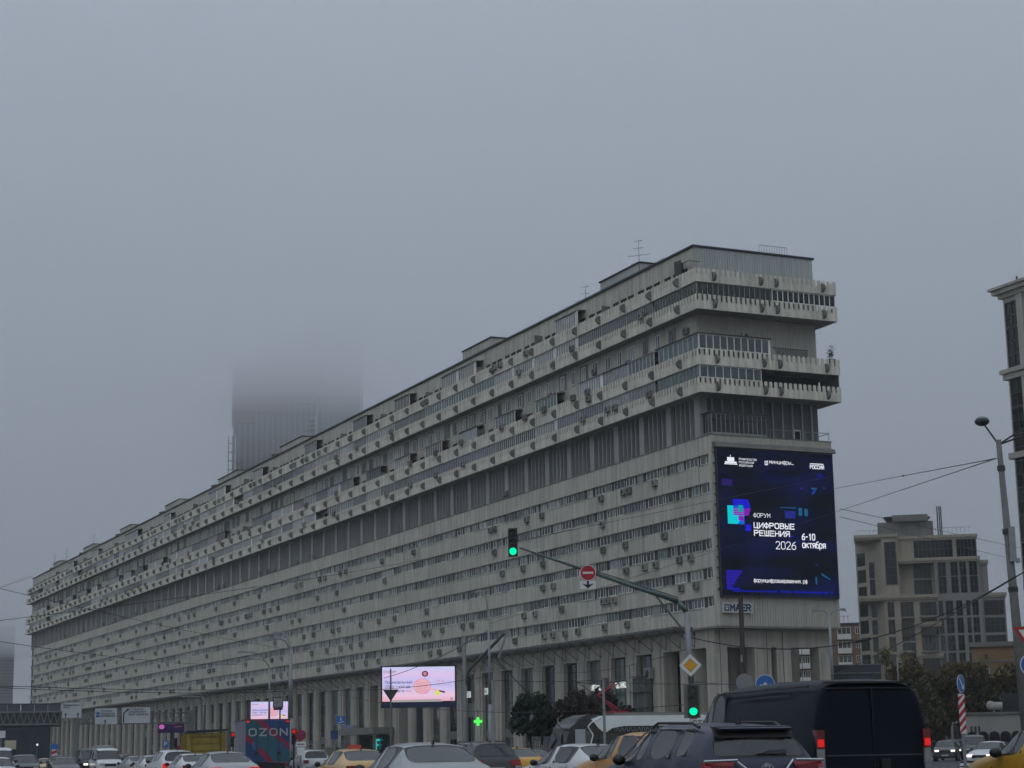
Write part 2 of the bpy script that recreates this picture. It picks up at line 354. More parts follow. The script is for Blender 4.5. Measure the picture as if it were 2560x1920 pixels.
# balcony decks: ring slabs, parapet panels, beam ends
OS, OE = 1.1, 2.2
TIER = [('lowest', 34.91, 36.40, 37.62), ('second', 37.62, 39.20, 40.7), ('third', 43.13, 44.62, 45.85), ('top', 45.85, 47.22, 49.0)]
for n_, z0, zt, _ in TIER:
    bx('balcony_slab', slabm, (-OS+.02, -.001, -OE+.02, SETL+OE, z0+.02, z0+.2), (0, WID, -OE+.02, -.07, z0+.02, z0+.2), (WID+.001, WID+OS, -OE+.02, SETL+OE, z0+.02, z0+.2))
def parapet(name, Ln, rounded=False, xoff=0, teeth=.56, h=1.5, lo=None):
    q = MB(); lo = h*.54; q.box(-OS-.12, -OS+.02, 0, Ln, 0, lo)
    n = max(1, round(Ln/teeth)); s = Ln/n
    for i in range(n):
        y = i*s+.11; a = s-.22
        pts = [(y, lo-.02), (y+a, lo-.02), (y+a, h-.10), (y+a*.8, h), (y+a*.2, h), (y, h-.10)]
        q.prism(pts, 'x', -OS-.13, -OS-.03)
    q.box(-OS-.029, -OS+.0, 0, Ln, lo+.001, lo+.12)
    return q.mesh(name, conc2)
NB = int((SETL+1)/MOD)
dq = MB()
rr = .46
dq.prism([(-OS-.1+(-rr*1.25)*math.sin(math.pi*i/8)*1.0, .62+rr*math.cos(math.pi*i/8)) for i in range(9)], 'y', -.13, .13)
drum = dq.mesh('beam_end', drumm)
dq = MB()
dq.prism([(-OE-.1-.5*math.sin(math.pi*i/8), .62+rr*math.cos(math.pi*i/8)) for i in range(9)], 'x', -.13, .13)
drumE = dq.mesh('beam_end', drumm)
for ti, (n_, z0, zt, _) in enumerate(TIER):
    me = parapet('parapet_panel', MOD-.03, h=zt-z0)
    y = 1.15-MOD*.5-OE*0
    # corner panel from the corner to the first joint
    c = MB(); first = 1.1+MOD*.5
    cm = parapet('parapet_panel', OE+first+.12, h=zt-z0); put('parapet_panel', cm, BK, (0, -OE-.12, z0))
    k = 0
    while first+MOD*(k+1) < SETL+OE-1:
        put('parapet_panel', me, BK, (0, first+MOD*k+.015, z0)); k += 1
    put('parapet_panel', parapet('parapet_panel', SETL+OE-(first+MOD*k)-.03, h=zt-z0), BK, (0, first+MOD*k+.015, z0))
    k = 0
    while 1.1+MOD*k < SETL+1: put('beam_end', drum, BK, (0, 1.1+MOD*k, z0)); k += 1
    for x in (.75, 6.1, 7.9, 13.4): put('beam_end', drumE, BK, (x, 0, z0))
    # end face panels (the same mesh turned a quarter)
    for xa, xb in ((-OS-.0, 7.1), (7.13, WID+OS)):
        pm = parapet('parapet_panel', xb-xa-.02, h=zt-z0)
        o = put('parapet_panel', pm, BK, (xa+.01, -OE+OS, z0), math.radians(90))
        # local -x becomes -y, local +y becomes -x: mirror so it runs the right way
        o.location = (xb-.01, -OE+OS, z0)
    # rear side, plain
    bx('rear_parapet', conc2, (WID+OS, WID+OS+.12, -OE, SETL+OE, z0, zt))
    bx('rear_parapet', conc2, (-OS, WID+OS, SETL+OE, SETL+OE+.12, z0, zt))
# doors and windows behind the balconies
q = MB()
for ti, (n_, z0, zt, _) in enumerate(TIER[:3]):
    for k in range(NM-1):
        y0 = J0+MOD*k
        for a in (.7, 3.4): q.box(-.03, 0, y0+a, y0+a+1.5, z0+.25, z0+2.35)
tag(q.build('balcony_doors', glassD, BK), kind='stuff')
sl_ = MB(); sl_.box(-.04, .0, 0, 1.25, 0, .36); sl_ = sl_.mesh('slot_window', dark)
for k in range(NM):
    for a in (.6, 2.2, 4.0):
        if J0+MOD*k+a < SETL-2: put('slot_window', sl_, BK, (0, J0+MOD*k+a, 47.78))
# ---- windows ------------------------------------------------------
GLS = [glassD, glassM, glassP, glassG, glassV]
def winmesh(wd, ht, n, fm, t=.07, dep=.09, uneven=0):
    """frame in the plane x=0 (outside is -x), runs along +y; returns frame mesh and pane mesh"""
    f = MB(); f.box(-dep, 0, 0, wd, 0, t); f.box(-dep, 0, 0, wd, ht-t, ht)
    xs = [0]; 
    for i in range(1, n): xs.append(wd*i/n*(1+(uneven if i == 1 else 0)))
    xs.append(wd)
    f.box(-dep, 0, 0, t, t+.001, ht-t-.001); f.box(-dep, 0, wd-t, wd, t+.001, ht-t-.001)
    for x in xs[1:-1]: f.box(-dep, 0, x-t*.45, x+t*.45, t+.001, ht-t-.001)
    p = MB(); p.quad((-dep*.45, t, t), (-dep*.45, wd-t, t), (-dep*.45, wd-t, ht-t), (-dep*.45, t, ht-t))
    p.f = [tuple(reversed(p.f[0]))]
    return f.mesh('window', fm), p
WH = .98
wv = []
for wd, n, un in ((1.1, 2, -.3), (1.4, 2, .2), (1.6, 2, -.35), (1.9, 3, -.2), (2.3, 3, 0)):
    for fm in (whitef, whitef, aluL):
        f, p = winmesh(wd, WH, n, fm, .075, uneven=un)
        wv.append((wd, f, [p.mesh('pane', gm) for gm in (glassD, glassD, glassM, glassP, glassG, glassM)], n, fm))
wins = []; fill = MB()
for r_, (a, b) in enumerate(STR):
    y = -1.25
    while y < SETL-2.2:
        c = random.choice(wv); gi = random.randrange(6)
        wins.append((y, r_, a, c, gi, random.random())); y += c[0]
        g_ = random.choice((.3, .42, .6, .8)); fill.box(.17, .418, y+.03, y+g_-.03, a, b); y += g_
tag(fill.build('strip_infill', brownf, BK), kind='stuff')
wins.sort(key=lambda t: t[0])
sm = MB(); SM = [whitef, aluL, glassD, glassM, glassP, glassG]
for i, (y, r_, a, c, gi, rv) in enumerate(wins):
    wd, f, ps, n, fm = c; dh = b_ = STR[r_][1]-a; ok = dh/WH
    if i < 300:
        o = put('window', f, BK, (.20, y, a)); o.scale = (1, 1, ok); put('pane', ps[gi], o)
        if rv > .45:
            s = MB() if i == -1 else None
    else:
        mi = 0 if fm is whitef else 1; t = .075; x0, x1 = .11, .20
        for z0_, z1_ in ((a, a+t), (a+dh-t, a+dh)): sm.quad((x0, y+wd, z0_), (x0, y, z0_), (x0, y, z1_), (x0, y+wd, z1_), mi)
        for j in range(n+1):
            yy = y+(wd-t)*j/n; sm.quad((x0, yy+t, a), (x0, yy, a), (x0, yy, a+dh), (x0, yy+t, a+dh), mi)
            sm.quad((x0, yy, a), (x1, yy, a), (x1, yy, a+dh), (x0, yy, a+dh), mi)
        sm.quad((.16, y+wd, a), (.16, y, a), (.16, y, a+dh), (.16, y+wd, a+dh), [2, 2, 3, 4, 5, 3][gi])
tag(sm.build('far_windows', SM, BK), kind='stuff')
sl2 = MB()                                   # tin sills, one run per row
for r_, (a, b) in enumerate(STR):
    y = -1.3
    while y < SETL:
        l = random.choice((1.5, 2.2, 3.6, 5)); 
        if random.random() < .75: sl2.hexa([(-.07, y, a-.05), (.12, y, a), (.12, y+l, a), (-.07, y+l, a-.05), (-.07, y, a-.03), (.12, y, a+.02), (.12, y+l, a+.02), (-.07, y+l, a-.03)])
        y += l+.02
tag(sl2.build('window_sills', tin, BK), kind='stuff')
hd = MB()
for a, b in STR: hd.box(-.03, .13, -1.3, SETL-.1, b-.04, b+.03)
hd.build('lintel_flashing', concd, BK)
# windows of the storey between the balcony bands
uw = []
for wd, n in ((.95, 2), (1.5, 3), (1.25, 2)):
    for fm in (whitef, whitef, alu):
        f, p = winmesh(wd, 1.55, n, fm, .09, uneven=.1); uw.append((wd, f, [p.mesh('pane', gm) for gm in (glassD, glassM, glassP)]))
rec = MB(); rec.box(-.02, -.001, 0, 1.9, -.1, 1.75); rec = rec.mesh('window_surround', concd)
for k in range(NM):
    for a in (.5, 3.3):
        y = J0+MOD*k+a+random.uniform(-.2, .4)
        if y > SETL-3 or (k == 0 and a < 1): continue
        wd, f, ps = random.choice(uw); o = put('upper_window', f, BK, (-.02, y, 41.1)); put('pane', random.choice(ps), o)
        if random.random() < .5:
            e = MB() if False else None
            put('window_surround', rec, BK, (0, y+wd*.5-.95, 41.1))
# ---- balcony glazing ------------------------------------------------
def glaz(Ln, ht, n, fm, t, gm, solid=0):
    f = MB(); f.box(0, .07, 0, Ln, 0, t); f.box(0, .07, 0, Ln, ht-t, ht)
    for i in range(n+1):
        y = (Ln-t)*i/n; f.box(-.002, .072, y, y+t, t, ht-t)
    if solid: f.box(.01, .06, t, t+solid, t, ht-t)
    p = MB(); p.quad((.03, Ln, t), (.03, t+solid, t), (.03, t+solid, ht-t), (.03, Ln, ht-t))
    return f.mesh('balcony_glazing', fm), p.mesh('pane', gm)
def gset(ht, L_=MOD-.06):
    out = []
    for n, fm, t, gm, so_ in ((9, aluL, .06, glassC, 0), (10, whitef, .06, glassC, .5), (7, whitef, .08, glassG, 0), (10, aluL, .06, glassV, 0), (8, alu, .06, glassD, 0), (9, whitef, .07, glassP, .6), (12, aluL, .05, glassM, 0), (8, whitef, .08, glassC, 0), (10, whitef, .07, glassD, 0)):
        out.append(glaz(L_, ht, n, fm, t, gm, so_))
    return out
G = {}
for ti, (n_, z0, zt, ztop) in enumerate(TIER):
    ht = {0: 1.24, 1: 1.42, 2: 1.24, 3: 1.62}[ti]; G[ti] = gset(ht)
    k = 0; prob = (.93, .66, .90, .27)[ti]; cur = random.choice(G[ti])
    for k in range(NM-1):
        y = 1.1+MOD*.5+MOD*k if False else J0+MOD*k+.45
        if k == 0 and ti in (0, 1, 2): continue
        if y+MOD > SETL: break
        if ti == 3 and k < 1: continue
        if random.random() < .6: cur = random.choice(G[ti])
        if random.random() < prob:
            o = put('balcony_glazing', cur[0], BK, (-OS+.03, y, zt-.02)); put('pane', cur[1], o)
            if ti in (1, 3):
                e = MB(); e.hexa([(-OS-.12, 0, ht-.02), (0, 0, ht+.12), (0, MOD, ht+.12), (-OS-.12, MOD, ht-.02), (-OS-.12, 0, ht+.04), (0, 0, ht+.2), (0, MOD, ht+.2), (-OS-.12, MOD, ht+.04)])
                s_ = e.build('glazing_roof', random.choice((metald, brownf, signbk)), BK, (0, y, zt))
    # partition walls between the flats, seen where the glazing is missing
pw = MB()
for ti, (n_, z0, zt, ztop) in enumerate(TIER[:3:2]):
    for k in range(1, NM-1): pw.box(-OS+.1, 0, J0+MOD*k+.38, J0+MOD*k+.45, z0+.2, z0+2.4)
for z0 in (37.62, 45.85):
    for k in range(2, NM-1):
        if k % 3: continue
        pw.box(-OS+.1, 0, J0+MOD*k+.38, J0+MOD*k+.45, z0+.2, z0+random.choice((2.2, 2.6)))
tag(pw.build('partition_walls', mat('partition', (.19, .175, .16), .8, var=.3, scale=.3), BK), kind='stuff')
# glazing round the near corner and on the end face
def endglaz(x0, x1, y, z, ht, n, fm, t, gm, side=None):
    f, p = glaz(x1-x0, ht, n, fm, t, gm)
    o = put('balcony_glazing', f, BK, (x1, y, z), math.radians(90)); put('pane', p, o)
def sideglaz(y0, y1, z, ht, n, fm, t, gm):
    f, p = glaz(y1-y0, ht, n, fm, t, gm); o = put('balcony_glazing', f, BK, (-OS+.03, y0, z)); put('pane', p, o)
EY = -OE+.02
darkg = mat('glass_dark_green', (.03, .036, .032), .1, var=.3, scale=.5)
endglaz(-OS+.03, 7.35, EY, 44.6, 1.25, 14, mat('frame_dull', (.33, .33, .31), .6, var=.1), .06, darkg)
sideglaz(-OE+.1, 6.3, 44.6, 1.25, 15, mat('frame_dull', (0, 0, 0)), .06, darkg)
endglaz(7.5, WID+OS-.02, EY, 44.6, 1.25, 12, whitef, .10, glassD)
endglaz(-OS+.03, 6.9, EY, 39.18, 1.5, 10, whitef, .10, glassM); sideglaz(-OE+.1, 5.8, 39.18, 1.5, 8, whitef, .08, glassG)
bx('glazing_roof', metald, (-OS-.12, 7.1, -OE-.12, -.08, 40.69, 40.79), (-OS-.12, -.003, -.079, 6.3, 40.69, 40.79))
bx('white_panel', whitef, (6.905, 7.06, EY+.02, -.1, 39.19, 40.68))
endglaz(-OS+.03, 5.9, EY, 36.38, 1.22, 8, whitef, .07, glassG); sideglaz(-OE+.1, 6.2, 36.38, 1.22, 11, alu, .06, glassG)
bx('shaded_deck_wall', mat('deck_shade', (.035, .045, .045), .8), (6.2, WID, -.1, -.062, 35.12, 37.6))  # near-black sheet: shade of the open lowest deck put into the colour
q = MB(); q.box(WID+OS-.05, WID+OS, -2.1, 1.2, 36.4, 37.6); q.build('side_screen', glassP, BK)
# lattice trellis on the second deck
q = MB()
for i in range(34):
    a = 7.3+i*.12
    q.tube((a, -OE+.05, 39.1), (min(a+.8, 11.4), -OE+.05, 39.1+min(.8, 11.4-a)), .014, n=4); q.tube((a, -OE+.05, 39.9), (min(a+.8, 11.4), -OE+.05, 39.9-min(.8, 11.4-a)), .014, n=4)
q.box(7.25, 11.45, -OE+.03, -OE+.07, 39.9, 39.95); q.build('trellis', metald, BK)
# dark screen and door on the top deck near the corner
bx('balcony_screen', metald, (-OS+.1, 0, 2.1, 2.16, 46.1, 48.9), (-OS+.1, -OS+.16, .9, 2.1, 46.1, 48.8))
bx('balcony_rail', metald, (-.9, .4, -.5, -.45, 48.35, 48.42), (-.9, -.85, -.45, 1.2, 48.35, 48.42))
# terrace on the lower block: glazed box and railing
f, p = glaz(6.2, 1.95, 12, mat('frame_dull', (0, 0, 0)), .07, glassD)
o = put('terrace_glazing', f, BK, (6.6, -1.55, 31.15), math.radians(90)); put('pane', p, o)
f, p = glaz(1.7, 1.95, 3, mat('frame_dull', (0, 0, 0)), .07, glassD)
o = put('terrace_glazing', f, BK, (.4, -1.5, 31.15)); put('pane', p, o)
bx('terrace_roof', metald, (.2, 6.75, -1.7, .04, 33.1, 33.22), (.35, 6.65, -1.6, -1.5, 32.45, 32.5))
bx('terrace_base', signbk, (.39, 6.62, -1.6, -1.5, 30.96, 31.14))
q = MB(); q.tube((6.8, -1.7, 31.75), (WID-.1, -1.7, 31.75), .04); q.tube((WID-.1, -1.7, 31.75), (WID-.1, .6, 31.75), .04)
for i in range(6): q.tube((6.9+i*1.36, -1.7, 30.9), (6.9+i*1.36, -1.7, 31.75), .03)
q.build('railing', galv, BK)
bx('terrace_door', whitef, (10.9, 11.7, .2, .255, 31, 32.3)); bx('door_leaf', dark, (11.0, 11.6, .17, .199, 31.1, 32.2))
# roof: lift housings, small vents
for yc, l, x0, zt in ((23, 9.4, 4, 53.4), (63, 9.4, 4, 53.6), (142, 12, 4, 53.4), (181, 13, 4, 53.3), (223, 12, 4, 53.5), (266, 11, 4, 53.4), (307, 12, 4, 53.4), (348, 9, 4, 53.5)):
    q = MB(); q.box(x0, x0+5, yc-l/2, yc+l/2, 50.2, zt); q.build('lift_housing', conc if yc > 30 else ribg, BK)
    q = MB(); q.box(x0-.15, x0+5.15, yc-l/2-.15, yc+l/2+.15, zt+.003, zt+.14); q.build('housing_roof', roofm, BK)
    if yc > 100:
        q = MB(); q.tube((x0+1, yc+l/2+4, 50.2), (x0+1, yc+l/2+4, 52.5), .8, n=10); q.tube((x0+1, yc+l/2+4, 52.8), (x0+1, yc+l/2+4, 53.1), 1.4, .4, n=10)
        q.box(x0, x0+2, yc+l/2+3, yc+l/2+5, 52.5, 52.8); q.build('roof_vent', concd, BK)
q = MB()
for i in range(12): q.tube((7.6+i*.3, -.1, 50.2), (7.6+i*.3, -.1, 50.95), .015, n=4)
q.box(7.6, 10.95, -.13, -.08, 50.93, 50.97); q.build('roof_rail', metal, BK)
# stair-step rail along the roof edge wire
q = MB(); q.tube((1.2, 8, 51.0), (1.2, SETL-2, 51.0), .02, n=4)
for k in range(40): q.tube((1.2, 8+k*9, 50.2), (1.2, 8+k*9, 51.0), .02, n=4)
q.build('roof_line', metald, BK)
# ---- arcade ---------------------------------------------------------
AX = .45                                   # arcade face is set back under the block
OPW = 3.15
pr = MB()
pr.box(AX, AX+1.6, OPW+.13, MOD-.02, .14, 10.75); 
pr.box(AX, AX+.8, .02, MOD-.02, 10.752, 12.44)
# tapered flare at the head of the pier
pr.hexa([(AX-.10, OPW+.65, .14), (AX-.001, OPW+.65, .14), (AX-.001, MOD-.6, .14), (AX-.10, MOD-.6, .14), (AX-.10, OPW+.65, 10.2), (AX-.001, OPW+.65, 10.2), (AX-.001, MOD-.6, 10.2), (AX-.10, MOD-.6, 10.2)])
pr.hexa([(AX-.10, OPW+.65, 10.201), (AX-.001, OPW+.65, 10.201), (AX-.001, MOD-.6, 10.201), (AX-.10, MOD-.6, 10.201), (AX-.12, OPW+.1, 12.43), (AX-.001, OPW+.1, 12.43), (AX-.001, MOD-.3, 12.43), (AX-.12, MOD-.3, 12.43)])
pier = pr.mesh('arcade_pier', stone)
wf1 = MB(); wf1.box(0, .1, 0, OPW, 3.2, 3.6); wf1.box(0, .1, 0, OPW, 6.9, 7.15)
for z in (.2, 4.6, 8.8, 10.55): wf1.box(0, .1, 0, OPW, z, z+.1)
for y in (0, OPW*.33, OPW*.66, OPW-.1): wf1.box(.002, .098, y, y+.1, .3, 10.55)
wf1 = wf1.mesh('shop_window', darkf)
wf2 = MB()
for z in (.2, 5.6, 7.2, 10.55): wf2.box(0, .1, 0, OPW, z, z+.12)
for y in (0, OPW*.62, OPW-.1): wf2.box(.002, .098, y, y+.12, .3, 10.55)
wf2.box(.01, .09, 0, OPW, 5.72, 7.19)
wf2 = wf2.mesh('shop_window', metal)
pn = MB(); pn.quad((.05, OPW, .3), (.05, 0, .3), (.05, 0, 10.6), (.05, OPW, 10.6)); pn = [pn.mesh('pane', gm) for gm in (glassD, glassG, glassD, glassG, glassM)]
back = MB()
for k in range(NM-1):
    y0 = J0+MOD*k
    if y0+MOD > SETL: break
    put('arcade_pier', pier, BK, (0, y0, 0))
    if k in (0, 1, 14, 15, 16) or (k > 40 and k % 2): continue
    o = put('shop_window', (wf1, wf2)[k % 3 == 1], BK, (AX+.42, y0+.02, 0)); put('pane', pn[(k*7) % 5], o)
    if random.random() < .4:
        back.box(AX+.2, AX+.3, y0+.3, y0+OPW-.3, 3.0, 4.0)
tag(back.build('shop_fascias', mat('fascia', (.12, .13, .13), .6, var=.5, scale=.2), BK), kind='stuff')
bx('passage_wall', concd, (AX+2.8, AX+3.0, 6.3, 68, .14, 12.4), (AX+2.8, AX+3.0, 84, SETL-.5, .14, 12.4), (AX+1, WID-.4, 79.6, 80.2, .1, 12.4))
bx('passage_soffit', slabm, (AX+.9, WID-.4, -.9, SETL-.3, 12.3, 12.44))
# near end of the arcade: a corner pier, two tall portals and a slot
EYA = -.35
def pierE(x0, x1, z1=10.75, d=1.5, y=EYA):
    q = MB(); q.box(x0, x1, y, y+d, .14, z1)
    if x1-x0 > 1:
        q.hexa([(x0+.25, y-.12, .14), (x1-.25, y-.12, .14), (x1-.25, y-.001, .14), (x0+.25, y-.001, .14), (x0+.25, y-.12, 10.2), (x1-.25, y-.12, 10.2), (x1-.25, y-.001, 10.2), (x0+.25, y-.001, 10.2)])
    q.build('arcade_pier', stone, BK)
pierE(AX, 1.88); pierE(4.9, 6.75); pierE(7.38, 9.02); pierE(12.2, WID-.3)
pierE(WID-2.2, WID-.3, y=5.2, z1=12.4)
q = MB(); q.box(AX, WID-.3, EYA, EYA+.9, 10.752, 12.44); q.build('arcade_lintel', stone, BK)
q = MB(); q.box(.62, 3.2, 3.9, 6.2, .14, 12.3); q.box(4.6, 7.0, 3.6, 5.9, .14, 12.3); q.build('inner_pier', stone, BK)
jl = MB()
for x in (1.0, 6.2, 8.0, 13.42): jl.box(x, x+.05, EYA-.14, EYA-.121, .14, 12.4)
jl.build('joint_strip', dark, BK)
# ---- catch canopy over the pavement -----------------------------------
q = MB()
for x in (-.15, -.95, -1.75, -2.35): q.box(x-.05, x+.05, 2.6, SETL-3, 12.62, 12.72)
y = 2.7
while y < SETL-3:
    q.box(-2.4, -.05, y, y+.10, 12.74, 12.82); q.box(-2.35, -.1, y+.25, y+.62, 12.725, 12.738); y += .94
q.build('catch_canopy_frame', metal, BK)
bq = MB(); bq.tube((AX-.05, 0, 10.9), (AX-.05, 0, 12.6), .03, n=4); bq.tube((AX-.05, 0, 10.95), (-1.9, 0, 12.6), .035, n=4); bq.tube((-.2, .0, 12.6), (-.95, .35, 11.8), .025, n=4)
bq = bq.mesh('canopy_bracket', metald)
for k in range(NM*2-2):
    y = 3.2+k*MOD/2
    if y < SETL-3: put('canopy_bracket', bq, BK, (0, y, 0))
# ---- air conditioners: things of their own ------------------------------
LOW = [(8.7,5),(14.2,5),(15.4,5),(20.5,5),(35.2,5),(39.3,5),(48.5,5),(49.7,5),(20.3,4),(48.6,4),(7.0,3),(15.3,3),(20.3,3),(35.2,3),(40.5,3),(46.4,3),(2.0,2),(4.2,2),(9.0,2),(11.3,2),(15.3,2),(35.3,2),(32.6,2),(1.2,1),(4.0,1),(18.0,1),(19.5,1),(20.6,1),(30.6,1),(37.5,1),(40.5,1),(15.4,0),(20.4,0),(26.7,0),(29.9,0),(33.0,0),(35.2,0),(43.1,0),
(158.2,4),(152.9,4),(150.2,4),(142.5,4),(159.9,3),(163.3,4),(127.5,3),(123.7,3),(140.8,3),(107.9,2),(105.1,2),(116.8,2),(121.6,2),(136.6,2),(102.8,3),(82.1,2),(88.3,2),(95.6,2),(70.5,2),(65.2,1),(71.4,1),(69.6,1),(58.5,1),(55.7,1),(83.4,1),(95.6,1),(99.8,1),(104.3,1),(110.5,1),(117.6,1),(132.8,1),(66.3,0),(69.4,0),(59.6,0),(88.4,0),(93.5,0),(99.0,0),(103.5,0),(105.6,0),(114.3,0)]
for r_ in range(6):
    y = (66, 60, 60, 60, 66, 60)[r_] if r_ > 3 else (120, 137, 166, 166)[r_]
    while y < 352: 
        y += random.choice((1.1, 2.5, 4, 7, 9, 12, 15, 20)); LOW.append((y, r_))
LOW = [(y, r_) for y, r_ in LOW if y < 355]
UPR = [(8.3,44.5),(24.1,44.4),(36.0,47.1),(43.4,47.2),(45.0,47.2),(38.1,44.5),(21.2,41.3),(13.5,40.7),(12.1,40.2),(32.4,40.7),(24.1,38.9),(31.5,38.9),(36.6,38.9),(43.2,38.9),(21.9,36.2),(20.4,38.1),(16.1,36.2),(14.4,36.1),(55.5,39.0),(55.0,36.2),(20.6,38.9),(7.0,36.1),(1.3,41.5)]
for z_ in (36.1, 39.0, 44.4, 47.0):
    y = 58
    while y < 350: y += random.choice((6, 9, 14, 22, 30)); UPR.append((y, z_))
FZ = [(45.0, 31.3)]
y = 95
while y < 300: y += random.choice((4, 8, 8, 12, 22)); FZ.append((y, 31.3))
q = MB(); q.box(-.34, -.02, 0, .85, 0, .6); acb = q.mesh('casing', acm)
q = MB()
q.prism([(.42+.24*math.cos(t*math.pi/6), .3+.24*math.sin(t*math.pi/6)) for t in range(12)], 'x', -.352, -.341); acf = q.mesh('fan_grille', black)
q = MB()
for yy in (.12, .68): q.box(-.36, 0, yy, yy+.04, -.06, -.002); q.tube((-.33, yy+.02, -.05), (-.01, yy+.02, -.35), .015, n=4)
q.box(-.37, -.34, .1, .74, -.05, -.01); acs = q.mesh('bracket', metald)
RN = ['lowest', 'second lowest', 'third lowest', 'third highest', 'second highest', 'highest']
ORD = 'first second third fourth fifth sixth seventh eighth ninth tenth eleventh twelfth thirteenth fourteenth fifteenth sixteenth seventeenth eighteenth nineteenth'.split()
ORDS = ORD+[a+b for a in ('twentieth', ) for b in ('',)]+['twenty-'+o_ for o_ in ORD[:9]]+['thirtieth']+['thirty-'+o_ for o_ in ORD[:9]]+['fortieth']+['forty-'+o_ for o_ in ORD[:9]]+['fiftieth']+['fifty-'+o_ for o_ in ORD[:9]]
def ACL(t): return 'air conditioner box, '+t
def ac(y, z, x, label):
    o = thing('air_conditioner', label, 'air conditioner', BL(x, y, z), BROT, 'air conditioner boxes on the long block')
    put('casing', acb, o); put('fan_grille', acf, o); put('bracket', acs, o)
for r_ in range(6):
    ys = sorted({round(y, 1) for y, q_ in LOW if q_ == r_})
    for i, y in enumerate(ys):
        lb = (ACL(ORDS[i]+' from the near corner under the '+RN[r_]+' window strip'))
        ac(y, STR[r_][0]-.78, -.0, lb)
UPR = sorted(set(UPR)); cnt = {}
for y, z in UPR:
    t_ = 'lowest balcony row' if z < 37.5 else 'second balcony row' if z < 39.9 else 'wall between the balcony bands' if z < 43 else 'third balcony row' if z < 46 else 'top balcony row'
    i = cnt.get(t_, 0); cnt[t_] = i+1; x = -.03 if 39.9 < z < 43 else -OS-.14
    ac(y, z-(.75 if z > 46.9 else 0), x, ACL(ORDS[i]+' from the near corner on the '+t_))
for i, (y, z) in enumerate(FZ):
    ac(y, z-.1, -.02, ACL(ORDS[i]+' from the near corner on the ledge under the finned storey'))
o = thing('air_conditioner', 'dark air conditioner box on the ribbed end wall above the white corner glazing', 'air conditioner', BL(5.3, -1.0, 40.8), BROT+math.radians(90)); put('casing', acb, o); put('fan_grille', acf, o)
for nm, y, z in (('between the two lit restaurant shop signs', 26.9, 8.0), ('beside the scaffolded bay next to the dark passages', 15.6, 8.6)):
    o = thing('air_conditioner', 'large air conditioner on a stone pier '+nm, 'air conditioner', BL(AX-.14, y-5.7 if y > 20 else y-4.3, z-.3), BROT); put('casing', acb, o).scale = (1.4, 1.3, 1.8); put('fan_grille', acf, o).scale = (1.4, 1.3, 1.6)
# aerials
def aerial(y, x, h, label):
    q = MB(); q.tube((0, 0, 0), (0, 0, h), .035, .02, n=5)
    for z, l in ((h-.1, .5), (h-.9, .6), (h-1.7, 1.3), (h-2.6, .9)):
        if z > .8: q.tube((-l*.7, l*.7, z), (l*.7, -l*.7, z), .02, n=4); q.tube((0, 0, z), (.4, 0, z+.15), .015, n=4)
    tag(q.build('roof_aerial', metald, None, BL(x, y, 50.2), rotz=BROT), label, 'aerial', 'aerials on the roof of the long block')
aerial(16.6, 3, 5.2, 'tall branching television aerial on the roof near the corner'); aerial(29.5, 3, 3.2, 'thin plain mast at the far edge of the nearest lift housing')
aerial(128, 3, 4.5, 'thin roof aerial in front of the foggy tower'); aerial(296, 3, 5, 'small roof aerial above the far third of the block'); aerial(330, 3, 5.5, 'small roof aerial beside the second lift housing from the far end')
aerial(346, 3, 5, 'small roof aerial on the lift housing at the far end')
# balcony plants
q = MB(); q.box(-.3, .3, -.3, .3, 0, .35, 0)
for i in range(220):
    a = Vector((random.gauss(0, .16), random.gauss(0, .16), .5+abs(random.gauss(.35, .35)))); d = Vector((random.uniform(-1, 1), random.uniform(-1, 1), random.uniform(-.4, 1))).normalized()*.12; e = d.orthogonal()*.6
    q.quad(a, a+e, a+e+d, a+d, 1)
tag(q.build('balcony_plant', [concd, mat('leaf_dark', (.03, .05, .025), .7, var=.4, scale=3)], None, BL(WID+.55, -1.7, 39.0), rotz=BROT), 'dark green bush in a pot at the end corner of the second balcony deck', 'potted plant')
# ------------------------------------------------------------------ LED screen on the end wall
def em(name, c, s=1.0): return mat(name, c, emit=s)
eW = em('led_white', (.80, .82, .90)); eN = em('led_navy', (.004, .006, .022)); eB = em('led_blue', (.01, .012, .60)); eB2 = em('led_deep_blue', (.012, .012, .10))
eC = em('led_cyan', (.0, .55, .62)); eT = em('led_teal', (.01, .10, .20)); eM = em('led_magenta', (.22, .01, .45)); eV = em('led_violet', (.03, .018, .18)); eD = em('led_dim_blue', (.015, .02, .22))
# navy picture with soft glows
m = eN; t = m.node_tree; b = t.nodes['Principled BSDF']
tcn = t.nodes.new('ShaderNodeTexCoord'); mp = t.nodes.new('ShaderNodeMapping'); mp.inputs['Scale'].default_value = (.12, .12, .42)
n = t.nodes.new('ShaderNodeTexNoise'); n.inputs['Scale'].default_value = 1.2; n.inputs['Detail'].default_value = 2
cr = t.nodes.new('ShaderNodeValToRGB'); cr.color_ramp.elements[0].position = .42; cr.color_ramp.elements[0].color = (.0025, .004, .009, 1)
cr.color_ramp.elements[1].position = .72; cr.color_ramp.elements[1].color = (.004, .007, .055, 1)
t.links.new(tcn.outputs['Object'], mp.inputs[0]); t.links.new(mp.outputs[0], n.inputs['Vector']); t.links.new(n.outputs['Fac'], cr.inputs[0]); t.links.new(cr.outputs[0], b.inputs['Emission Color'])
X0, X1, S0, S1 = .45, 13.62, 15.46, 29.52; SW = X1-X0; SH = S1-S0
scr = thing('led_screen', 'huge dark navy LED advertising screen on the end wall of the long block', 'screen', BL(X0, -2.2, S0), BROT)
q = MB(); q.box(-.06, SW+.06, .002, .36, -.1, SH+.1); q.box(-.25, -.07, .1, .3, .5, .7); 
for i in range(14): q.box(-.28, -.065, .12, .3, .6+i*1.0, .72+i*1.0)
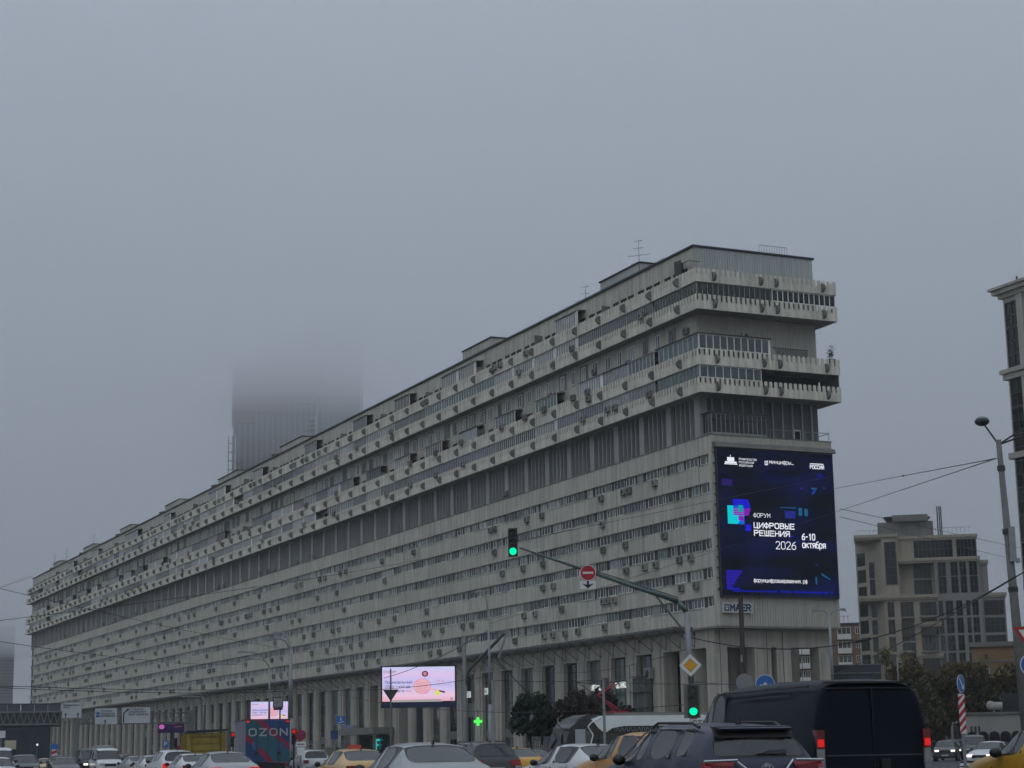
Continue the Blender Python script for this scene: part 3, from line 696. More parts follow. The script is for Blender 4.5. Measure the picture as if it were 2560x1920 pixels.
q.build('casing', metald, scr)
q = MB(); q.quad((0, 0, 0), (SW, 0, 0), (SW, 0, SH), (0, 0, SH)); q.build('display', eN, scr)
q = MB(); q.hexa([(-.25, -.35, SH+.12), (SW+.25, -.35, SH+.12), (SW+.25, .5, SH+.12), (-.25, .5, SH+.12), (-.25, -.2, SH+.5), (SW+.25, -.2, SH+.5), (SW+.25, .5, SH+.75), (-.25, .5, SH+.75)])
q.build('hood', concd, scr)
r_, u_ = Vector((1, 0, 0)), Vector((0, 0, 1))
def P2(px, py):     # picture fractions of the screen: px 0..1 left to right, py 0..1 top to bottom
    return (px*SW, -.03, (1-py)*SH)
def stext(mb, s, px, py, h, width=None, wt=.9, m=None, y=-.03):
    mb = MB(); a = P2(px, py); text(mb, s, (a[0], y, a[2]), r_, u_, h*SH, wt, 0, fit=(width*SW if width else None)); mb.build('lettering', m or eW, scr)
def srect(mb, x0, y0, x1, y1, m=0, y=-.02):
    a = P2(x0, y1); c = P2(x1, y0); mb.quad((a[0], y, a[2]), (c[0], y, a[2]), (c[0], y, c[2]), (a[0], y, c[2]), m)
q = MB()
stext(q, 'ФОРУМ', .29, .463, .027, .14, .7); stext(q, '2026', .47, .675, .05, .17, .6); 
stext(q, 'ЦИФРОВЫЕ', .29, .535, .034, .345, 1.25); stext(q, 'РЕШЕНИЯ', .29, .588, .034, .30, 1.25)
stext(q, '6-10', .70, .605, .04, .11, 1.1); stext(q, 'октября', .70, .66, .042, .20, .95)
stext(q, 'форумцифровыерешения.рф', .27, .905, .024, .455, .85)
for i, s in enumerate(('ПРАВИТЕЛЬСТВО', 'РОССИЙСКОЙ', 'ФЕДЕРАЦИИ')): stext(q, s, .185, .073+i*.022, .012, (.15, .125, .115)[i], .9)
stext(q, 'минцифры_', .445, .085, .024, .21, .85)
stext(q, 'РОССИЯ', .80, .105, .024, .12, 1.2); q = MB(); srect(q, .80, .068, .92, .074); q.build('overline', eW, scr); q = MB()
# white house pictogram
srect(q, .06, .102, .17, .108); srect(q, .065, .088, .165, .1); srect(q, .085, .058, .145, .087); srect(q, .112, .042, .117, .057)
q.build('pictogram', eW, scr); q = MB()
for a in (.43, ): 
    srect(q, .405, .07, .432, .075); srect(q, .405, .094, .432, .099); srect(q, .405, .075, .410, .094); srect(q, .427, .066, .432, .094); srect(q, .415, .080, .422, .089)
q.build('pictogram', eW, scr)
q = MB(); srect(q, .585, .583, .63, .588); stext(q, '12+', .86, .168, .026, .055, .6, eB); stext(q, 'Национальный центр «Россия», Москва, Краснопресненская наб. 14', .09, .972, .013, .86, .9, eB)
q.build('blue_lettering', eB, scr)
# logo: two overlapping blocks and a small square
q = MB()
def poly(mb, pts, m, y):
    mb.add([(P2(a, b)[0], y, P2(a, b)[2]) for a, b in pts], [tuple(reversed(range(len(pts))))], m)
q.quad(*[(P2(a, b)[0], -.025, P2(a, b)[2]) for a, b in ((.07, .515), (.21, .515), (.21, .39), (.07, .39))], m=0)
q.quad(*[(P2(a, b)[0], -.03, P2(a, b)[2]) for a, b in ((.15, .515), (.21, .515), (.21, .46), (.20, .47))], m=4)
for i in range(9):
    y0 = .345+i*.0125; xr = .245+.02*math.sin(math.pi*(i+.5)/9); mi = 1 if i < 5 else 2
    srect(q, .118, y0, xr, y0+.0105, mi, -.034)
srect(q, .16, .458, .205, .492, 2, -.034); srect(q, .163, .385, .200, .432, 3, -.038)
srect(q, .215, .517, .262, .56, 1, -.03)
for i in range(6): srect(q, .04, .83+i*.02, .17-i*.016, .847+i*.02, 5, -.025)
srect(q, .04, .95, .15, .957, 1, -.03)
q.build('logo', [eC, eB, eM, em('led_aqua', (.0, .32, .36)), em('led_azure', (.0, .12, .7)), em('led_indigo', (.018, .008, .32))], scr)
q = MB()
for x, y, w_, h_, mi in ((.68, .385, .03, .055, 1), (.73, .39, .03, .05, 1), (.52, .385, .14, .006, 1), (.56, .41, .09, .05, 0), (.03, .21, .09, .045, 2), (.80, .24, .05, .012, 1), (.80, .86, .012, .05, 1), (.70, .243, .03, .012, 0), (.90, .235, .03, .008, 0)):
    srect(q, x, y, x+w_, y+h_, mi, -.015)
poly(q, [(.80, .285), (.83, .245), (.85, .245), (.82, .285)], 3, -.02); poly(q, [(.85, .83), (.93, .87), (.93, .878), (.86, .85)], 1, -.02); poly(q, [(.80, .765), (.83, .78), (.82, .785)], 3, -.02)
q.build('glow_shapes', [eD, eT, em('led_dusk', (.018, .008, .11)), em('led_mid_blue', (.01, .04, .32))], scr)
q = MB(); q.box(4.2, 4.35, -.02, .1, -.2, -.12); q.build('bracket', galv, scr)
# name board below the screen
nb = thing('name_board', 'small grey board lettered MAER under the left corner of the big screen', 'sign', BL(.55, -2.15, 13.85), BROT)
q = MB(); q.box(0, 3.2, 0, .3, 0, .95); q.build('panel', mat('board_grey', (.52, .53, .53), .6, var=.05), nb)
q = MB(); q.quad((.12, -.02, .15), (.62, -.02, .15), (.62, -.02, .8), (.12, -.02, .8)); text(q, 'MAER', (.78, -.02, .2), r_, u_, .56, 1.7, 0, fit=2.2); q.build('lettering', mat('board_blue', (.03, .06, .11), .6, var=0), nb)
q = MB(); q.quad((.25, -.03, .3), (.5, -.03, .3), (.5, -.03, .45), (.25, -.03, .45)); q.quad((.22, -.03, .5), (.3, -.03, .5), (.3, -.03, .68), (.22, -.03, .62)); q.quad((.34, -.03, .5), (.41, -.03, .5), (.41, -.03, .7), (.34, -.03, .7)); q.quad((.45, -.03, .5), (.53, -.03, .5), (.53, -.03, .62), (.45, -.03, .68)); q.build('emblem', signw, nb)
# ------------------------------------------------------------------ shop lights on the arcade
def shoplight(y, z, s, w_, h_, label, m=None, out=.45):
    q = MB(); text(q, s, (0, 0, 0), (0, -1, 0), (0, 0, 1), h_, 1.5, 0, fit=w_)
    tag(q.build('shop_sign', m or em('sign_lit', (.62, .66, .66)), None, BL(AX+out, y, z), rotz=BROT), label, 'sign', 'lit shop signs')
shoplight(26.6, 7.6, 'БУРГЕР КИНГ', 3.0, .55, 'lit white restaurant lettering in the arcade bay behind the red leaved tree')
shoplight(20.9, 7.7, 'РОСТИКС', 2.7, .55, 'lit white lettering in the arcade bay just left of the scaffolded bay', out=.4)
o = thing('shop_sign', 'lit green cross of a pharmacy on the arcade', 'sign', BL(AX-.6, 54.6, 5.0), BROT)
q = MB(); q.box(-.1, .1, -.16, .16, -.5, .5); q.box(-.101, .101, -.5, .5, -.16, .16); 
q.build('cross', em('cross_green', (.10, 1, .12), 1.1), o); o.rotation_euler = (0, 0, BROT+.9)
q = MB(); q.box(-.05, .05, -.03, .03, .5, 1.4); q.build('bracket', metald, o)
for y, z, w_, l_, s in ((61.5, 8.0, 2.4, 'white lit box sign in the bay left of the pharmacy cross', 'ЛОТО'), (56.2, 8.2, 2.6, 'white lit box sign above the pharmacy cross', 'АПТЕКА')):
    q = MB(); q.box(0, .2, -w_, 0, 0, .75); text(q, s, (-.02, -.2, .15), (0, -1, 0), (0, 0, 1), .45, 1.2, 1, fit=w_-.4)
    tag(q.build('shop_sign', [em('sign_soft', (.45, .5, .5)), mat('letter_dark', (.05, .06, .06))], None, BL(AX+.3, y, z), rotz=BROT), l_, 'sign')
q = MB(); q.box(0, .15, 0, 5.5, 0, .9); tag(q.build('shop_sign', mat('sign_violet', (.20, .21, .34), .6), None, BL(AX-.5, 99, 4.6), rotz=BROT), 'pale violet fascia board left of the big billboard pole', 'sign')
o = thing('shop_sign', 'lit turquoise corner logo standing by the billboard pole', 'sign', BL(AX-1, 89, 1.9), BROT); q = MB(); q.box(0, .1, -1.4, 0, 1.2, 1.5); q.box(0, .1, -.3, 0, 0, 1.19); q.box(0, .1, -1, -.31, .55, .8); q.build('logo', em('sign_turquoise', (.03, .42, .40)), o)
q = MB(); q.box(0, .1, -2.2, 0, 0, 2.0); tag(q.build('poster', mat('poster_pink', (.25, .10, .2), .6, var=.4, scale=1), None, BL(AX+.8, 55.6, 5.4), rotz=BROT), 'purple poster in the window above the green cross', 'poster')
o = thing('hoarding', 'green hoarding with yellow and white marks at the foot of the scaffolded bay', 'hoarding', BL(AX-.9, 18.6, .14), BROT)
q = MB(); q.box(0, .1, -11.8, 0, 0, 3.4); q.build('board', mat('hoarding_green', (.0, .10, .05), .6), o)
q = MB(); text(q, 'МКХ', (-.03, -1.6, 2.0), (0, -1, 0), (0, 0, 1), .8, 1.4, 0, fit=2.6); text(q, 'ДТП', (-.03, -7, 2.1), (0, -1, 0), (0, 0, 1), .7, 1.4, 1, fit=1.8); q.build('lettering', [em('mark_yellow', (.6, .55, .05)), signw], o)
o = thing('scaffold', 'steel scaffold with grey boards standing in the arcade bay before the dark passages', 'scaffold', BL(AX-.9, J0+MOD*2+.1, .14), BROT)
for y in (0, 1.5, 3.0):
    for x in (0, .8): q = MB(); q.tube((x, y, 0), (x, y, 9.6), .04); q.build('post', metal, o)
for z in (3.6, 5.3, 6.9, 8.4): q = MB(); q.box(-.1, .9, -.2, 3.2, z, z+.07); q.build('board', mat('plank', (.16, .15, .13), .9), o)
q = MB(); q.box(.3, .34, 0, 3, 3.7, 8.3); q.build('sheet', mat('scaffold_sheet', (.10, .105, .115), .8, var=.4, scale=.8), o)
q = MB(); q.box(0, .08, -.9, 0, 0, 1.2); text(q, '2', (-.02, -.3, .2), (0, -1, 0), (0, 0, 1), .7, 1.3, 1, fit=.35)
tag(q.build('house_number', [mat('num_blue', (.02, .04, .06)), signw], None, BL(AX-.15, 9.8, 3.0), rotz=BROT), 'small dark house number plate on the pier beside the passages', 'sign')
# entrance canopy, ramp and railings in front of the arcade
o = thing('entrance_canopy', 'grey flat entrance canopy on the arcade behind the billboard pole', 'canopy', BL(AX-3.2, 84, 0), BROT)
q = MB(); q.box(0, 3, 0, 14, 4.0, 4.9); q.build('roof', concd, o)
for y in (.3, 6.8, 13.4): q = MB(); q.box(.2, .5, y, y+.3, .14, 3.99); q.build('post', metal, o)
q = MB(); q.box(2.5, 2.6, .5, 13.5, .2, 3.9); q.build('door_wall', glassD, o)
for y0, n_, l_ in ((86, 22, 'grey pavement railing along the arcade behind the yellow taxi'), (150, 30, 'grey pavement railing along the far arcade behind the dump truck')):
    o = thing('railing', l_, 'railing', BL(-9, y0, .14), BROT)
    q = MB(); q.tube((0, 0, 1.0), (0, n_*1.5, 1.0), .03, n=5); q.tube((0, 0, .25), (0, n_*1.5, .25), .025, n=5)
    for i in range(n_*8): q.tube((0, i*.1875, .25), (0, i*.1875, 1.0), .012, n=4)
    q.build('bars', metal, o)
    for i in range(n_+1): q = MB(); q.tube((0, i*1.5, 0), (0, i*1.5, 1.1), .04, n=5); q.build('post', metal, o)
o = thing('ramp', 'sloping concrete stair ramp with steel rails behind the small white off-roader', 'ramp', BL(-14, 70, .14), BROT)
q = MB(); q.hexa([(0, 0, 0), (3, 0, 0), (3, 24, 0), (0, 24, 0), (0, 0, 2.1), (3, 0, 2.1), (3, 24, .05), (0, 24, .05)]); q.build('slope', concd, o)
for x in (0, 3):
    q = MB(); q.tube((x, 0, 3.1), (x, 24, 1.05), .04, n=5); q.tube((x, 0, 2.7), (x, 24, .65), .03, n=5)
    for i in range(13): q.tube((x, i*2, 2.1-i*.17), (x, i*2, 3.1-i*.17), .03, n=5)
    q.build('rail', metal, o)
# ------------------------------------------------------------------ roadside billboards
ePk = bpy.data.materials.new('led_sunset'); ePk.use_nodes = True; t = ePk.node_tree; b = t.nodes['Principled BSDF']; b.inputs['Base Color'].default_value = (.05, .05, .05, 1)
tcn = t.nodes.new('ShaderNodeTexCoord'); sp = t.nodes.new('ShaderNodeSeparateXYZ'); n = t.nodes.new('ShaderNodeTexNoise'); n.inputs['Scale'].default_value = 1.3
mp = t.nodes.new('ShaderNodeMapping'); mp.inputs['Scale'].default_value = (.25, 1, 1); t.links.new(tcn.outputs['Generated'], sp.inputs[0]); t.links.new(tcn.outputs['Generated'], mp.inputs[0]); t.links.new(mp.outputs[0], n.inputs['Vector'])
a_ = t.nodes.new('ShaderNodeMath'); a_.operation = 'MULTIPLY_ADD'; a_.inputs[1].default_value = .35; t.links.new(n.outputs['Fac'], a_.inputs[0]); zz_ = t.nodes.new('ShaderNodeMath'); zz_.operation = 'MULTIPLY'; zz_.inputs[1].default_value = .8; t.links.new(sp.outputs['Z'], zz_.inputs[0]); t.links.new(zz_.outputs[0], a_.inputs[2])
cr = t.nodes.new('ShaderNodeValToRGB'); e_ = cr.color_ramp.elements; e_[0].position = .2; e_[0].color = (.78, .36, .50, 1); e_[1].position = 1; e_[1].color = (.42, .62, .88, 1)
for ps, c_ in ((.38, (.80, .55, .72, 1)), (.62, (.52, .50, .85, 1)), (.80, (.70, .52, .80, 1))): x_ = e_.new(ps); x_.color = c_
t.links.new(a_.outputs[0], cr.inputs[0]); t.links.new(cr.outputs[0], b.inputs['Emission Color']); b.inputs['Emission Strength'].default_value = 1.0
eTx = em('ad_text_dark', (.12, .13, .22)); eRs = em('ad_rose', (.62, .22, .33)); ePl = em('ad_pink', (.80, .45, .52)); eYl = em('ad_yellow', (.70, .72, .12)); eMr = em('ad_maroon', (.09, .02, .04)); eBar = em('ad_grey', (.35, .33, .34)); eDk = em('ad_dark', (.03, .02, .025))
def ad(parent, W_, H_, full=True):
    q = MB(); q.quad((0, 0, 0), (W_, 0, 0), (W_, 0, H_), (0, 0, H_)); q.build('display', ePk, parent)
    q = MB(); Y = -.02
    def T(s, px, py, h, w_, wt=1.1, m=0): text(q, s, (px*W_, Y, (1-py)*H_), (1, 0, 0), (0, 0, 1), h*H_, wt, m, fit=w_*W_)
    T('СБЕР', .07, .16, .05, .12, 1.1); T('Премиальный', .04, .46, .07, .37); T('Сбер — когда', .04, .585, .07, .34); T('выбираете', .04, .70, .06, .26); T('вы', .33, .70, .06, .07, 1, 1)
    T('СПА', .75, .44, .06, .10, .8, 1); T('или спорт', .75, .53, .045, .2, .7, 1)
    def disc(cx, cz, rx, rz, m, y, n=20, ri=0):
        c = [(cx*W_+rx*W_*math.cos(2*math.pi*i/n), y, (1-cz)*H_+rz*H_*math.sin(2*math.pi*i/n)) for i in range(n)]
        if ri:
            d = [(cx*W_+rx*ri*W_*math.cos(2*math.pi*i/n), y, (1-cz)*H_+rz*ri*H_*math.sin(2*math.pi*i/n)) for i in range(n)]
            for i in range(n): q.quad(c[i], d[i], d[(i+1) % n], c[(i+1) % n], m)
        else: q.add(c, [tuple(range(n))], m)
    disc(.04, .135, .02, .04, 0, Y, ri=.75); disc(.55, .55, .12, .22, 2, -.012); disc(.55, .55, .12, .22, 1, -.02, ri=.93)
    for i in range(7):
        z = (1-.42-i*.045)*H_; q.quad((.46*W_, -.021, z), (.63*W_, -.021, z-.04*H_), (.63*W_, -.021, z-.028*H_), (.46*W_, -.021, z+.012*H_), 1)
    q.quad((.66*W_, -.02, .35*H_), (.78*W_, -.02, .30*H_), (.78*W_, -.02, .34*H_), (.66*W_, -.02, .41*H_), 2)
    q.quad((.78*W_, -.02, .30*H_), (.86*W_, -.02, .25*H_), (.865*W_, -.02, .30*H_), (.78*W_, -.02, .34*H_), 4)
    disc(.76, .74, .035, .068, 3, -.03); disc(.59, .20, .045, .085, 4, -.02); disc(.59, .20, .025, .05, 1, -.03)
    q.quad((.13*W_, -.021, .015*H_), (.83*W_, -.021, .015*H_), (.80*W_, -.021, .085*H_), (.13*W_, -.021, .07*H_), 5); disc(.955, .91, .02, .04, 5, -.03)
    q.quad((0, -.013, 0), (W_, -.013, 0), (W_, -.013, .035*H_), (0, -.013, .035*H_), 6)
    q.build('advert_print', [eTx, eRs, ePl, eYl, eMr, eBar, eDk], parent)
def face_to(p, extra=0): return math.atan2(-p.x, p.y)+extra     # turn local -y towards the camera
D = 155; p = at(1047, D, 1800); W_ = 6.05; zt = hz(1047, 1667, D); zb = hz(1047, 1756, D)
bbd = thing('billboard', 'bright LED roadside billboard with a pink padel racket advert on a dark pole', 'billboard', p, face_to(p), 'roadside LED billboards')
e = thing  # keep the parts in the sign's own frame
H_ = zt-zb; hold = bpy.data.objects.new('screen_unit', None)
q = MB(); q.box(-W_/2-.12, W_/2+.12, .012, .55, zb-.42, zt+.1); fr = q.build('casing', black, bbd)
bpy.data.objects.remove(hold)
def shift(parent, dx, dz, names):
    for c in kids(parent):
        if c.name.split('.')[0] in names: c.location = (dx, 0, dz)
ad(bbd, W_, H_); shift(bbd, -W_/2, zb, ('display', 'advert_print'))
q = MB(); q.box(-W_/2-.12, W_/2+.12, -.02, .011, zb-.42, zb-.02); q.build('lower_panel', mat('panel_navy', (.01, .022, .09), .5), bbd)
q = MB(); q.tube((.05, .3, 0), (.05, .3, zb-.42), .26, .26, 12); q.box(-.5, .6, -.1, .7, 0, .3); q.build('pole', mat('pole_blue', (.012, .03, .045), .5), bbd)
D = 265; p = at(677, D, 1780); W_ = 5.6; zt = hz(677, 1754, D); zb = hz(677, 1803, D); H_ = zt-zb
b2 = thing('billboard', 'smaller LED billboard with the pink advert, half hidden behind the striped lorry', 'billboard', p, face_to(p), 'roadside LED billboards')
q = MB(); q.box(-W_/2-.12, W_/2+.12, .012, .5, zb-.4, zt+.1); q.build('casing', black, b2); ad(b2, W_, H_); shift(b2, -W_/2, zb, ('display', 'advert_print'))
q = MB(); q.tube((0, .3, 0), (0, .3, zb-.4), .25, .25, 10); q.build('pole', metald, b2)
D = 285; p = at(428, D, 1820); W_ = 3.9; zt = hz(428, 1805, D); zb = hz(428, 1832, D)
b3 = thing('billboard', 'dark LED billboard with a pink disc hanging behind the sign gantry', 'billboard', p, face_to(p))
q = MB(); q.box(-W_/2, W_/2, .01, .4, zb, zt); q.build('casing', black, b3); q = MB(); q.quad((-W_/2, 0, zb), (W_/2, 0, zb), (W_/2, 0, zt), (-W_/2, 0, zt)); q.build('display', em('led_plum', (.012, .006, .03)), b3)
q = MB(); q.add([(-W_*.36+.42*math.cos(i*math.pi/6), -.02, zb+.9+.36*math.sin(i*math.pi/6)) for i in range(12)], [tuple(range(12))]); q.quad((W_*.1, -.02, zb+.7), (W_*.42, -.02, zb+.9), (W_*.40, -.02, zb+1.05), (W_*.12, -.02, zb+.9), 1); text(q, 'СКИДКИ', (-.6, -.02, zb+1.2), (1, 0, 0), (0, 0, 1), .14, 1, 1, fit=1.2)
q.build('advert_print', [em('led_orchid', (.45, .10, .40)), em('led_brown', (.10, .05, .06))], b3); q = MB(); q.tube((0, .2, 0), (0, .2, zb), .2); q.build('pole', metald, b3)
# ------------------------------------------------------------------ lamp posts, poles, signals
def lamp(px, py, D, heads, label, r0=.14, r1=.08, group='street lamps', lean=0, m=galv, arm=.05, extra=None):
    p = at(px, D, py); z = hz(px, py, D); o = thing('street_lamp', label, 'street lamp', p, face_to(p), group)
    q = MB(); q.tube((0, 0, 0), (0, 0, z*.45), r0, (r0+r1)/2, 10); q.tube((0, 0, z*.45), (0, 0, z), (r0+r1)/2, r1, 10); q.build('pole', m, o, smooth=True)
    for dx, dz, dy, sz in heads:
        q = MB(); pts = [Vector((0, 0, z-.1)), Vector((dx*.35, dy*.35, z+dz*.75)), Vector((dx*.7, dy*.7, z+dz)), Vector((dx, dy, z+dz))]; q.path(pts, arm, 6); q.build('arm', m, o)
        s = 1 if dx > 0 else -1; l = sz
        q = MB(); q.hexa([(dx-s*.05, dy-.13, z+dz-.04), (dx+s*l, dy-.16, z+dz-.12), (dx+s*l, dy+.16, z+dz-.12), (dx-s*.05, dy+.13, z+dz-.04), (dx-s*.05, dy-.1, z+dz+.07), (dx+s*l*.8, dy-.12, z+dz+.09), (dx+s*l*.8, dy+.12, z+dz+.09), (dx-s*.05, dy+.1, z+dz+.07)][:: 1] if s > 0 else
               [(dx+s*l, dy-.16, z+dz-.12), (dx-s*.05, dy-.13, z+dz-.04), (dx-s*.05, dy+.13, z+dz-.04), (dx+s*l, dy+.16, z+dz-.12), (dx+s*l*.8, dy-.12, z+dz+.09), (dx-s*.05, dy-.1, z+dz+.07), (dx-s*.05, dy+.1, z+dz+.07), (dx+s*l*.8, dy+.12, z+dz+.09)])
        q.build('lamp_head', metal, o)
    return o, z
lamp(2073, 1536, 120, [(-.75, .28, 0, .35), (.75, .28, 0, .35)], 'grey lamp post with two short arms just right of the big screen')
lamp(1222, 1550, 110, [(-.35, 1.7, 0, .5)], 'tall grey lamp post with a curved top in the middle of the long facade', .16, .05)
lamp(727, 1625, 128, [(-.7, 1.2, .5, .6), (-1.0, .75, -.5, .6)], 'thick grey lamp post with two drooping lamps behind the striped lorry', .26, .1)
lamp(674, 1665, 150, [(-1.2, .6, .5, .7), (-1.9, 1.1, -.6, .7)], 'slender lamp post with two long arms beside the thick lamp post', .12, .06)
lamp(2242, 1640, 190, [(1.3, 1.4, .5, .7), (1.0, .4, -.5, .6)], 'curved twin lamp post in front of the beige apartment tower', .13, .06)
lamp(510, 1745, 215, [(-1.0, .5, .3, .6), (-1.9, .2, -.3, .6)], 'faint thin lamp post in front of the far arcade, right of the gantry column', .09, .05)
# leaning concrete pole at the right edge
D = 60; p = at(2558, D, 1640); top = hz(2496, 1100, D); o = thing('street_lamp', 'thick leaning concrete lamp pole at the right edge with wires tied to it', 'street lamp', p, face_to(p), 'street lamps')
pt_ = at(2496, D, 1100); dl = (pt_-p).length; q = MB(); cpole = mat('concrete_pole', (.17, .17, .165), .85, var=.15, scale=4)
def lx(z): return -dl*z/top
q.tube((lx(0), 0, 0), (lx(top), 0, top), .20, .085, 12); q.build('pole', cpole, o, smooth=True)
q = MB()
for z in (top-1.0, top*.55, top*.72): q.tube((lx(z), 0, z), (lx(z+.16), 0, z+.16), .16 if z < top-2 else .13, n=12)
q.build('clamp', metald, o)
q = MB(); q.box(lx(7.4)+.02, lx(7.4)+.22, -.2, -.05, 6.9, 8.0); q.box(lx(7)+.16, lx(7)+.3, -.22, -.1, 6.85, 7.0); q.build('junction_box', galv, o)
for sx_, dx, dz in ((-1, -.42, .55), (1, 1.15, .55), (1, 1.3, .25)):
    q = MB(); q.tube((lx(top), 0, top-.15), (lx(top)+dx, 0, top+dz), .03, n=6); q.build('arm', metald, o)
    q = MB(); c = (lx(top)+dx*1.12, 0, top+dz+.08); q.ball(c, .24 if sx_ < 0 else .2, 0, 10, 6, .62); q.build('lamp_head', metald, o, smooth=True)
    q = MB(); q.ball((c[0], c[1], c[2]+.06), .2, 0, 10, 6, .6); q.build('lamp_cap', galv, o, smooth=True)
# catenary pole in front of the name board
def pole(px, py, D, label, r=.13, m=None, top=None, cat='pole', name='catenary_pole', group='tram wire poles'):
    p = at(px, D, py); z = hz(px, py, D); o = thing(name, label, cat, p, face_to(p), group)
    q = MB(); q.tube((0, 0, 0), (0, 0, z), r, r*.85, 10); q.build('shaft', m or mat('pole_rust', (.06, .05, .045), .8, var=.3, scale=3), o); return o, z
o, z = pole(1851, 1490, 100, 'dark rusty brown pole standing in front of the MAER name board', .15)
q = MB(); q.box(-.12, -.02, -.17, -.155, z*.62, z*.66); q.build('plate', galv, o)
o, z = pole(1160, 1590, 128, 'grey mast with a long raised arm holding a sign seen edge-on', .16, galv)
z = hz(1160, 1720, 128); q = MB(); q.path([(0, 0, z), (.3, 0, z+1.2), (2.8, -.2, z+3.7)], .11, 8); q.build('arm', metald, o)
q = MB(); q.hexa([(2.3, -.2, z+2.0), (2.45, -.2, z+2.0), (2.45, .6, z+2.0), (2.3, .6, z+2.0), (2.95, -.2, z+4.0), (3.15, -.2, z+4.0), (3.15, .6, z+4.0), (2.95, .6, z+4.0)]); q.build('sign_panel', signbk, o)
o, z = pole(1232, 1700, 108, 'short grey tram wire pole beside the tall lamp post in mid facade', .12, galv)
o, z = pole(1508, 1700, 112, 'thin grey tram wire pole in front of the scaffolded bay', .09, galv); q = MB(); q.tube((0, 0, z-.3), (-1.6, 0, z-.1), .03); q.tube((0, 0, z-1.2), (-1.6, 0, z-.1), .025); q.build('bracket', metald, o)
# pole with an upside-down dark triangle
D = 118; p = at(977, D, 1760); o = thing('traffic_sign', 'thin pole with a dark triangular sign seen from behind, in front of the bright billboard', 'traffic sign', p, face_to(p))
zt = hz(977, 1672, D); q = MB(); q.tube((0, 0, 0), (0, 0, zt), .07, .05); q.build('pole', metal, o); za, zb = hz(977, 1724, D), hz(977, 1752, D)
q = MB(); q.prism([(-.5, za), (.5, za), (0, zb-.05)], 'y', -.09, -.06); q.build('plate', metald, o)
# square street clock on a bracket
D = 145; p = at(700, D, 1780); o = thing('street_clock', 'square black street clock hanging in front of the smaller pink billboard', 'clock', p, face_to(p)); zc = hz(694, 1756, D)
q = MB(); q.tube((.0, .12, 0), (.0, .12, zc+.45), .06); q.build('pole', metald, o)
q = MB(); q.box(-.55, .25, -.1, .1, zc-.4, zc+.4); q.box(-.50, .2, -.1, .1, zc-.58, zc-.41); q.build('case', black, o)
q = MB(); q.quad((-.49, -.11, zc-.33), (.19, -.11, zc-.33), (.19, -.11, zc+.33), (-.49, -.11, zc+.33)); q.build('dial', mat('dial_grey', (.26, .27, .28), .5), o)
q = MB(); q.quad((-.45, -.12, zc-.12), (-.15, -.12, zc-.02), (-.15, -.12, zc+.03), (-.45, -.12, zc-.07)); q.quad((-.17, -.12, zc-.02), (.06, -.12, zc+.16), (.03, -.12, zc+.19), (-.18, -.12, zc+.02))
for i in range(12):
    a = i*math.pi/6; c = (-.15+.28*math.cos(a), -.115, zc+.28*math.sin(a)); q.quad((c[0]-.015, c[1], c[2]-.015), (c[0]+.015, c[1], c[2]-.015), (c[0]+.015, c[1], c[2]+.015), (c[0]-.015, c[1], c[2]+.015))
q.build('hands', black, o)
# ---- traffic signals on the big mast
def signal_parts(o, x, z, lit, s=1.0, y=-.1):
    q = MB(); q.box(x-.165*s, x+.165*s, y-.12, y+.12, z-.5*s, z+.5*s); q.build('housing', mat('signal_green_grey', (.045, .05, .048), .6), o)
    if s >= 1: q = MB(); q.box(x-.30*s, x+.22*s, y+.121, y+.14, z-.54*s, z+.54*s); q.build('backing_plate', metal, o)
    for i, c in enumerate(('red', 'amber', 'green')):
        zz = z+(.33-.33*i)*s; on = lit == c
        q = MB(); q.tube((x, y-.121, zz), (x, y-.145, zz), .125*s, n=20)
        mt = em('signal_lit_green', (.0, 1.0, .42), 1.3) if on and c == 'green' else em('signal_lit_red', (.6, .015, .02), .8) if on else mat('lens_off', (.012, .012, .012), .2, var=0)
        q.build('lens', mt, o)
        q = MB(); n = 10
        for k in range(n):
            a0, a1 = math.pi*k/n, math.pi*(k+1)/n; r = .135*s
            A = [(x+r*math.cos(a), y-.12, zz+r*math.sin(a)) for a in (a0, a1)]; B_ = [(x+r*math.cos(a), y-.34, zz+r*math.sin(a)-.03) for a in (a0, a1)]
            q.quad(A[0], A[1], B_[1], B_[0])
        q.build('visor', black, o)
D = 60; p = at(1740, D, 1880); mast = thing('signal_mast', 'grey signal mast at the right with a long arm reaching left over the road', 'signal mast', p, face_to(p))
pb = at(1716, D, 1530); zb = hz(1716, 1530, D); ox = -(p-pb).length
q = MB(); q.tube((0, 0, 0), (ox*.45, 0, zb*.55), .13, .12, 12); q.tube((ox*.45, 0, zb*.55), (ox, 0, zb), .10, .09, 12); q.build('pole', galv, mast, smooth=True)
pe = at(1290, D, 1370); ze = hz(1295, 1366, D); ex = -(pe-p).length; gm_ = mat('arm_teal_grey', (.10, .14, .135), .5, .4, var=.1)
elbow = Vector((ox-.25, 0, zb+.35))
q = MB(); q.tube((ox, 0, zb), elbow, .09, .085, 10); mid = elbow.lerp(Vector((ex, 0, ze)), .5); q.tube(elbow, mid, .08, .06, 10); q.tube(mid, (ex+.1, 0, ze-.02), .055, .03, 10); q.build('arm', gm_, mast, smooth=True)
q = MB(); q.tube((ox, 0, zb-.75), elbow.lerp(mid, .30), .035, n=8); q.tube(Vector(elbow)+Vector((0, 0, .12)), mid+Vector((0, 0, .1)), .02, n=6); q.build('brace', gm_, mast)
o = thing('traffic_light', 'traffic light lit green hanging at the far left end of the mast arm', 'traffic light', pe, face_to(pe), 'traffic lights'); zc = hz(1283, 1357, D); signal_parts(o, -.10, zc, 'green', .92)
